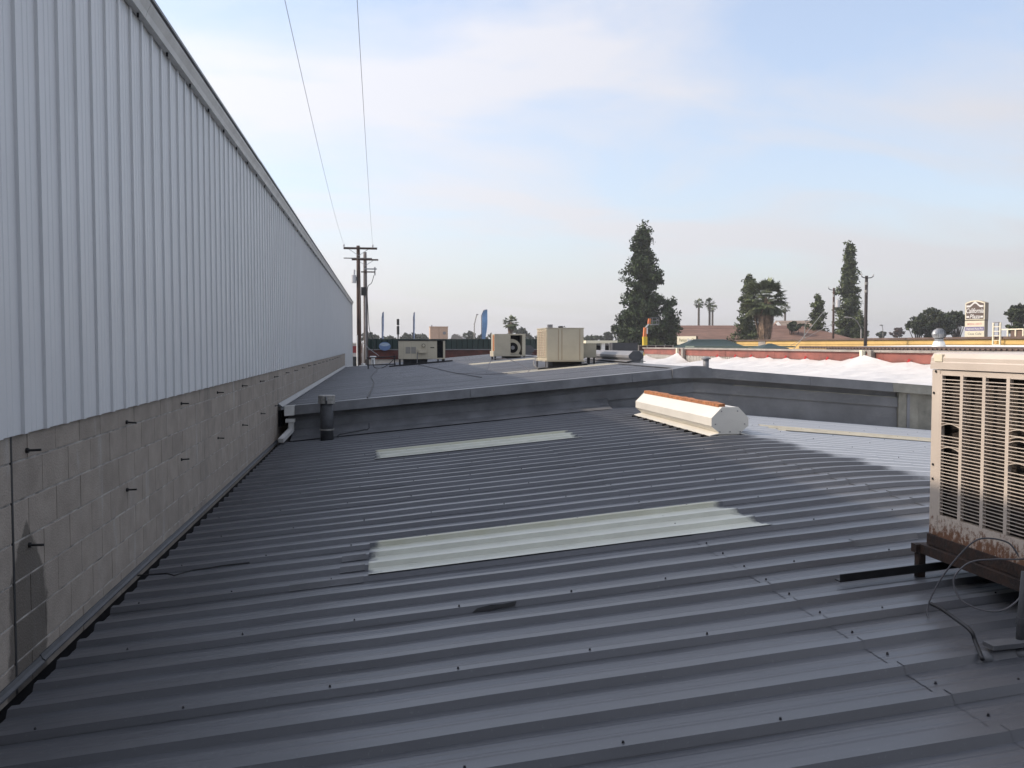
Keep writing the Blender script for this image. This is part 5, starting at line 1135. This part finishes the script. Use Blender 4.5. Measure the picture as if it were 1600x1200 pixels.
# guy wires crossing before the yellow wall
tag(MB().tube([at(1286, 488, 86), at(1238, 548, 80)], 0.03, 5).build('guy_wire', M_cap), 'pale guy wire slanting across the yellow wall, upper one', 'wire')
tag(MB().tube([at(1303, 505, 86), at(1235, 540, 84)], 0.02, 5).build('guy_wire', M_cap), 'thin guy wire slanting across the yellow wall, lower one', 'wire')

# ================================================================== TREES
def leaf_cloud(centers, radii, per, size, squash=0.8, r=None):
    r = r or rng; C = np.repeat(np.asarray(centers, float), per, 0); Rr = np.repeat(np.asarray(radii, float), per)
    n = len(C); d = r.normal(size=(n, 3)); d /= np.linalg.norm(d, axis=1)[:, None]; d *= (r.random(n) ** 0.45)[:, None]
    d[:, 2] *= squash; P = C + d * Rr[:, None]
    a = r.normal(size=(n, 3)); a /= np.linalg.norm(a, axis=1)[:, None]; b = np.cross(a, r.normal(size=(n, 3))); b /= np.linalg.norm(b, axis=1)[:, None]
    s = (size * (0.6 + 0.8 * r.random(n)))[:, None]; a *= s; b *= s * 0.55
    vs = np.stack([P - a, P + b * 0.9, P + a, P - b * 0.9], 1).reshape(-1, 3)
    return vs, n
def leaf_obj(name, vs, n, m, parent):
    me = bpy.data.meshes.new(name); org = np.array(gloc(parent)); me.vertices.add(4 * n); me.vertices.foreach_set('co', (vs - org).ravel())
    me.loops.add(4 * n); me.loops.foreach_set('vertex_index', np.arange(4 * n)); me.polygons.add(n); me.polygons.foreach_set('loop_start', np.arange(0, 4 * n, 4)); me.polygons.foreach_set('loop_total', np.full(n, 4))
    me.update(calc_edges=True); me.materials.append(m); o = bpy.data.objects.new(name, me); COL.objects.link(o); o.parent = parent; return o
def conifer(px, pyt, z, halfw_px, label, m, prof, dens=1.0, base_py=None, seed=1, lsize=0.26, group='trees beyond the roofs', lean=0.0):
    """prof: list of (t from top 0..1 at horizon row, half width factor)"""
    r = np.random.default_rng(seed); t = at(px, pyt, z); H = t.z; k = z / F; W = halfw_px * k
    e = empty('pine_tree', (t.x, t.y, 0), label, 'tree', group)
    MB().tube([(t.x, t.y, 0), (t.x, t.y, H * 0.5), (t.x, t.y, H * 0.97)], [H * 0.018, H * 0.012, H * 0.002], 8).build('trunk', M_bark, e)
    cs, rs = [], []; br_ = MB(); top_h = H - CZ; nb = int(150 * dens)
    for i in range(nb):
        tt = (i + r.random()) / nb; tt = tt ** 0.8; zz_ = H - tt * (top_h + 2.5)
        hw = W * np.interp(tt, [p[0] for p in prof], [p[1] for p in prof]) * (0.46 + 0.74 * r.random() ** 1.2)
        a = r.random() * 2 * math.pi; L = hw
        upf = 0.25 + 0.35 * (1 - tt)
        tip = V((t.x + L * math.cos(a), t.y + L * math.sin(a), zz_ + L * upf * 0.5))
        rt = V((t.x, t.y, zz_ - 0.15 * L))
        if L > 0.5: br_.tube([rt, (rt + tip) / 2, tip], [0.07, 0.045, 0.015], 4, False)
        ns = max(2, int(L / 0.45))
        for s_ in range(ns):
            f = (s_ + 0.6) / ns; p = rt.lerp(tip, f)
            cs.append((p.x + r.normal() * 0.12, p.y + r.normal() * 0.12, p.z + r.normal() * 0.15)); rs.append(0.24 + 0.30 * r.random() + 0.22 * f)
    vs, n = leaf_cloud(cs, rs, int(34), lsize * 0.62, 0.8, r); leaf_obj('crown', vs, n, m, e)
    if br_.v: br_.build('limbs', M_bark, e)
    return e
big = [(0, 0.16), (0.05, 0.32), (0.12, 0.34), (0.2, 0.46), (0.35, 0.60), (0.5, 0.64), (0.62, 0.70), (0.72, 0.84), (0.82, 1.0), (0.92, 0.98), (1, 0.8)]
conifer(1005, 356, 108, 46, 'tallest tree, a dense dark evergreen with narrow top behind the boom lift', M_leafd, big, 2.2, seed=3, lsize=0.30)
e = conifer(1046, 468, 107, 18, 'short dark evergreen leaning right beside the tallest tree', M_leafd, [(0, 0.35), (0.2, 0.75), (0.5, 1.0), (0.8, 0.8), (1, 0.5)], 0.6, seed=4, lsize=0.30)
pin = [(0, 0.08), (0.08, 0.28), (0.2, 0.42), (0.4, 0.66), (0.6, 0.86), (0.8, 1.0), (1, 0.8)]
conifer(1328, 381, 132, 25, 'tall narrow pine behind the dark utility pole', M_leafm, pin, 1.35, seed=5, lsize=0.34)
conifer(1171, 432, 118, 25, 'medium pine standing just left of the shaggy palm', M_leafm, [(0, 0.12), (0.15, 0.4), (0.35, 0.62), (0.6, 0.85), (0.8, 1.0), (1, 0.9)], 1.0, seed=6, lsize=0.30)
conifer(1278, 463, 126, 19, 'small pine left of the thin brown pole', M_leafm, pin, 0.7, seed=8, lsize=0.30)
conifer(1344, 492, 126, 14, 'low pine sapling at the foot of the dark utility pole', M_leafm, pin, 0.35, seed=18, lsize=0.28)
def broad(px, pyt, z, halfw_px, label, m, seed, n_cl=60, lsize=0.34, group='trees beyond the roofs', name='broadleaf_tree', per=26, flat=0.75):
    r = np.random.default_rng(seed); t = at(px, pyt, z); k = z / F; W = halfw_px * k; H = t.z
    e = empty(name, (t.x, t.y, 0), label, 'tree', group)
    mb = MB().tube([(t.x, t.y, 0), (t.x + 0.1, t.y, H * 0.55)], [H * 0.03, H * 0.018], 8); mb.build('trunk', M_bark, e)
    cr = min(W * flat, H * 0.45); cz = H - cr; cs, rs = [], []; lm = MB()
    for i in range(n_cl):
        d = r.normal(size=3); d /= np.linalg.norm(d); q_ = r.random() ** 0.4
        p = (t.x + d[0] * W * 0.86 * q_, t.y + d[1] * W * 0.86 * q_, cz + d[2] * cr * 0.86 * q_); cs.append(p); rs.append(cr * (0.16 + 0.18 * r.random()))
        if i % 4 == 0: lm.tube([(t.x, t.y, H * 0.4), ((t.x + p[0]) / 2, (t.y + p[1]) / 2, (H * 0.45 + p[2]) / 2), p], [0.12, 0.07, 0.02], 4, False)
    vs, n = leaf_cloud(cs, rs, int(per * 2.2), lsize * 0.62, 0.85, r); leaf_obj('crown', vs, n, m, e); lm.build('limbs', M_bark, e)
    return e
broad(1462, 480, 128, 34, 'wide dark oak left of the California Plaza sign', M_leafo, 11, 110, 0.34)
broad(1436, 494, 126, 20, 'lower dark oak forming the left shoulder of the tree clump', M_leafo, 12, 60, 0.32)
broad(1495, 484, 130, 19, 'dark oak touching the left edge of the California Plaza sign', M_leafo, 13, 60, 0.34)
broad(1592, 476, 110, 21, 'dark oak at the right edge beyond the yellow roof', M_leafo, 14, 80, 0.30)
broad(1586, 503, 98, 13, 'small lighter bush in front of the right edge oak', M_leafm, 15, 40, 0.24)
broad(1240, 501, 124, 12, 'dark rounded tree before the tan roof house, left one', M_leafo, 16, 40, 0.3)
broad(1256, 505, 128, 13, 'dark rounded tree between the tan roof and the small pine', M_leafo, 17, 40, 0.3)
broad(983, 517, 112, 18, 'low leafy shrub tree at the left foot of the tallest tree', M_leafd, 19, 50, 0.28)
broad(1025, 529, 100, 16, 'low bushes under the boom lift basket', M_leafm, 20, 40, 0.24)
broad(1403, 511, 190, 12, 'small reddish distant tree right of the dark pole', mat('rusty_foliage', (0.09, 0.055, 0.045), rough=0.8, coord='World', island=0.4), 21, 30, 0.36)
broad(1377, 516, 210, 9, 'small bluish distant tree by the little street lamp', M_leafo, 22, 26, 0.36)
broad(966, 506, 230, 12, 'distant hazy tree left of the tallest tree, taller one', M_leafo, 23, 40, 0.5)
broad(950, 517, 235, 13, 'distant hazy tree left of the tallest tree, lower one', M_leafo, 24, 40, 0.5)
# palms
def palm(px, pyt, z, crown_px, label, seed, skirt=0.0, dense=40, group='palms', thin=0.2, fan=True):
    r = random.Random(seed); t = at(px, pyt, z); k = z / F; R_ = crown_px * k; H = t.z - R_ * 0.75
    e = empty('palm_tree', (t.x, t.y, 0), label, 'palm tree', group)
    lean_ = r.uniform(-0.3, 0.3)
    MB().tube([(t.x + lean_, t.y, 0), (t.x + lean_ * 0.3, t.y, H * 0.5), (t.x, t.y, H)], [thin * 1.3, thin, thin * 0.9], 8).build('trunk', M_palmt, e)
    mb = MB(); dm = MB()
    for i in range(dense):
        a = r.random() * 2 * math.pi; el = math.asin(r.uniform(-0.7, 0.99)); L = R_ * r.uniform(0.40, 0.56)
        d = V((math.cos(a) * math.cos(el), math.sin(a) * math.cos(el), math.sin(el)))
        p0_ = V((t.x, t.y, H)); p1_ = p0_ + d * L
        mb.tube([p0_, p1_], [0.03, 0.015], 3, False)
        sd = d.cross(V((0, 0, 1))).normalized() if abs(d.z) < 0.98 else V((1, 0, 0)); nn_ = sd.cross(d)
        nb_ = 15
        for j in range(nb_):
            th = (j / (nb_ - 1) - 0.5) * 2.5; dd = (d * math.cos(th) + sd * math.sin(th)).normalized(); ll_ = R_ * r.uniform(0.38, 0.5) * (0.75 + 0.25 * math.cos(th))
            tip = p1_ + dd * ll_ + V((0, 0, -0.12 * R_ * (abs(th) + 0.4))); wv = dd.cross(nn_).normalized() * (0.045 * R_)
            mdl = p1_ + dd * ll_ * 0.6 + V((0, 0, -0.02 * R_))
            mb.add([p1_, mdl + wv, tip, mdl - wv], [(0, 1, 2, 3)])
    mb.build('fronds', M_leafp, e)
    if skirt:
        for i in range(260):
            a = r.random() * 2 * math.pi; f = r.random(); z0_ = H - f * skirt * 0.55; rr = R_ * (0.42 - 0.22 * f) * r.uniform(0.4, 1.1); ln = R_ * r.uniform(0.35, 0.75)
            p0_ = V((t.x + math.cos(a) * 0.15, t.y + math.sin(a) * 0.15, z0_ + 0.3 * R_ * 0.3)); p1_ = V((t.x + math.cos(a) * rr, t.y + math.sin(a) * rr, z0_ - ln * 0.35)); p2_ = p1_ + V((math.cos(a) * -0.08 * R_, math.sin(a) * -0.08 * R_, -ln))
            sd = V((-math.sin(a), math.cos(a), 0)) * (0.05 * R_)
            dm.add([p0_ - sd * .3, p0_ + sd * .3, p1_ + sd, p1_ - sd], [(0, 1, 2, 3)]); dm.add([p1_ - sd, p1_ + sd, p2_ + sd * 0.2, p2_ - sd * 0.2], [(0, 1, 2, 3)])
        dm.build('dead_skirt', M_dead, e)
    return e
palm(1196, 437, 105, 42, 'large shaggy fan palm with brown skirt of dead fronds', 31, skirt=6.6, dense=95, thin=0.36)
palm(798, 493, 130, 15, 'short bushy palm above the middle cream unit', 32, skirt=1.6, dense=46, thin=0.35)
palm(1092, 467, 200, 10, 'slim tall palm, leftmost of the three over the brown roof', 33, dense=34, thin=0.26)
palm(1109, 466, 200, 10, 'slim tall palm, middle of the three over the brown roof', 34, dense=34, thin=0.26)
palm(1113.5, 475, 215, 10, 'slim tall palm, rightmost and lowest of the three over the brown roof', 35, dense=34, thin=0.26)
palm(1227, 474, 215, 10, 'slim distant palm just right of the shaggy palm', 36, dense=30, thin=0.26)
# far tree line over the green fascia
def zone_of(px):
    return ('behind the utility poles' if px < 592 else 'right of the feather flag by the poles' if px < 620 else 'between the black flue and the tan unit' if px < 672 else 'right of the tan unit' if px < 728 else 'by the bent lamp post' if px < 750 else 'right of the broad blue flag' if px < 790 else 'right of the short palm' if px < 850 else 'right of the tall cream unit')
proto = []
far = [(575, 518), (586, 521), (606, 522), (613, 524), (634, 521), (641, 518), (656, 519), (664, 522), (630, 525), (661, 524), (712, 525), (729, 519), (735, 517), (747, 519), (752, 523), (765, 520), (773, 522), (783, 521), (809, 508), (815, 515), (824, 522), (833, 523), (843, 524), (868, 523), (908, 524), (921, 523), (929, 521), (938, 524)]
for i, (px, py) in enumerate(far):
    if i < 4:
        p = broad(px, py, 240, 11 + 2 * i, '-', M_leafo, 60 + i, 26, 0.55, 'distant tree line', 'distant_tree', 20, 0.9); proto.append((p, at(px, py, 240).z))
    else:
        src, hz0 = proto[i % 4]; zz_ = 225 + (i * 37) % 60; t = at(px, py, zz_); p = copy_tree(src); p.location = (t.x, t.y, 0)
        s_ = t.z / hz0; p.scale = (s_ * 0.9, s_ * 0.9, s_); p.rotation_euler = (0, 0, i * 1.1)
    zone = zone_of(px); same = sorted(q[0] for q in far if zone_of(q[0]) == zone); rank = same.index(px)
    order = '' if len(same) == 1 else ('leftmost ', 'second ', 'third ', 'fourth ', 'fifth ', 'sixth ')[rank] + ('' if rank == 0 else 'from left ')
    tag(p, 'small distant tree, ' + order + zone, 'tree', 'distant tree line')
# ================================================================== SMOKY AIR
hz = MB().box((-1000, -400, -1.0), (1000, 1600, 32.0)).build('haze', mat('haze_air', (0.8, 0.8, 0.8)))
hm = bpy.data.materials.new('haze_volume'); hm.use_nodes = True; hn, hl_ = hm.node_tree.nodes, hm.node_tree.links
hn.remove(hn['Principled BSDF']); pv = hn.new('ShaderNodeVolumePrincipled'); pv.inputs['Color'].default_value = (0.86, 0.87, 0.90, 1); pv.inputs['Density'].default_value = 0.0006; pv.inputs['Anisotropy'].default_value = 0.2
hl_.new(pv.outputs[0], hn['Material Output'].inputs['Volume']); hz.data.materials.clear(); hz.data.materials.append(hm)
tag(hz, kind='stuff')
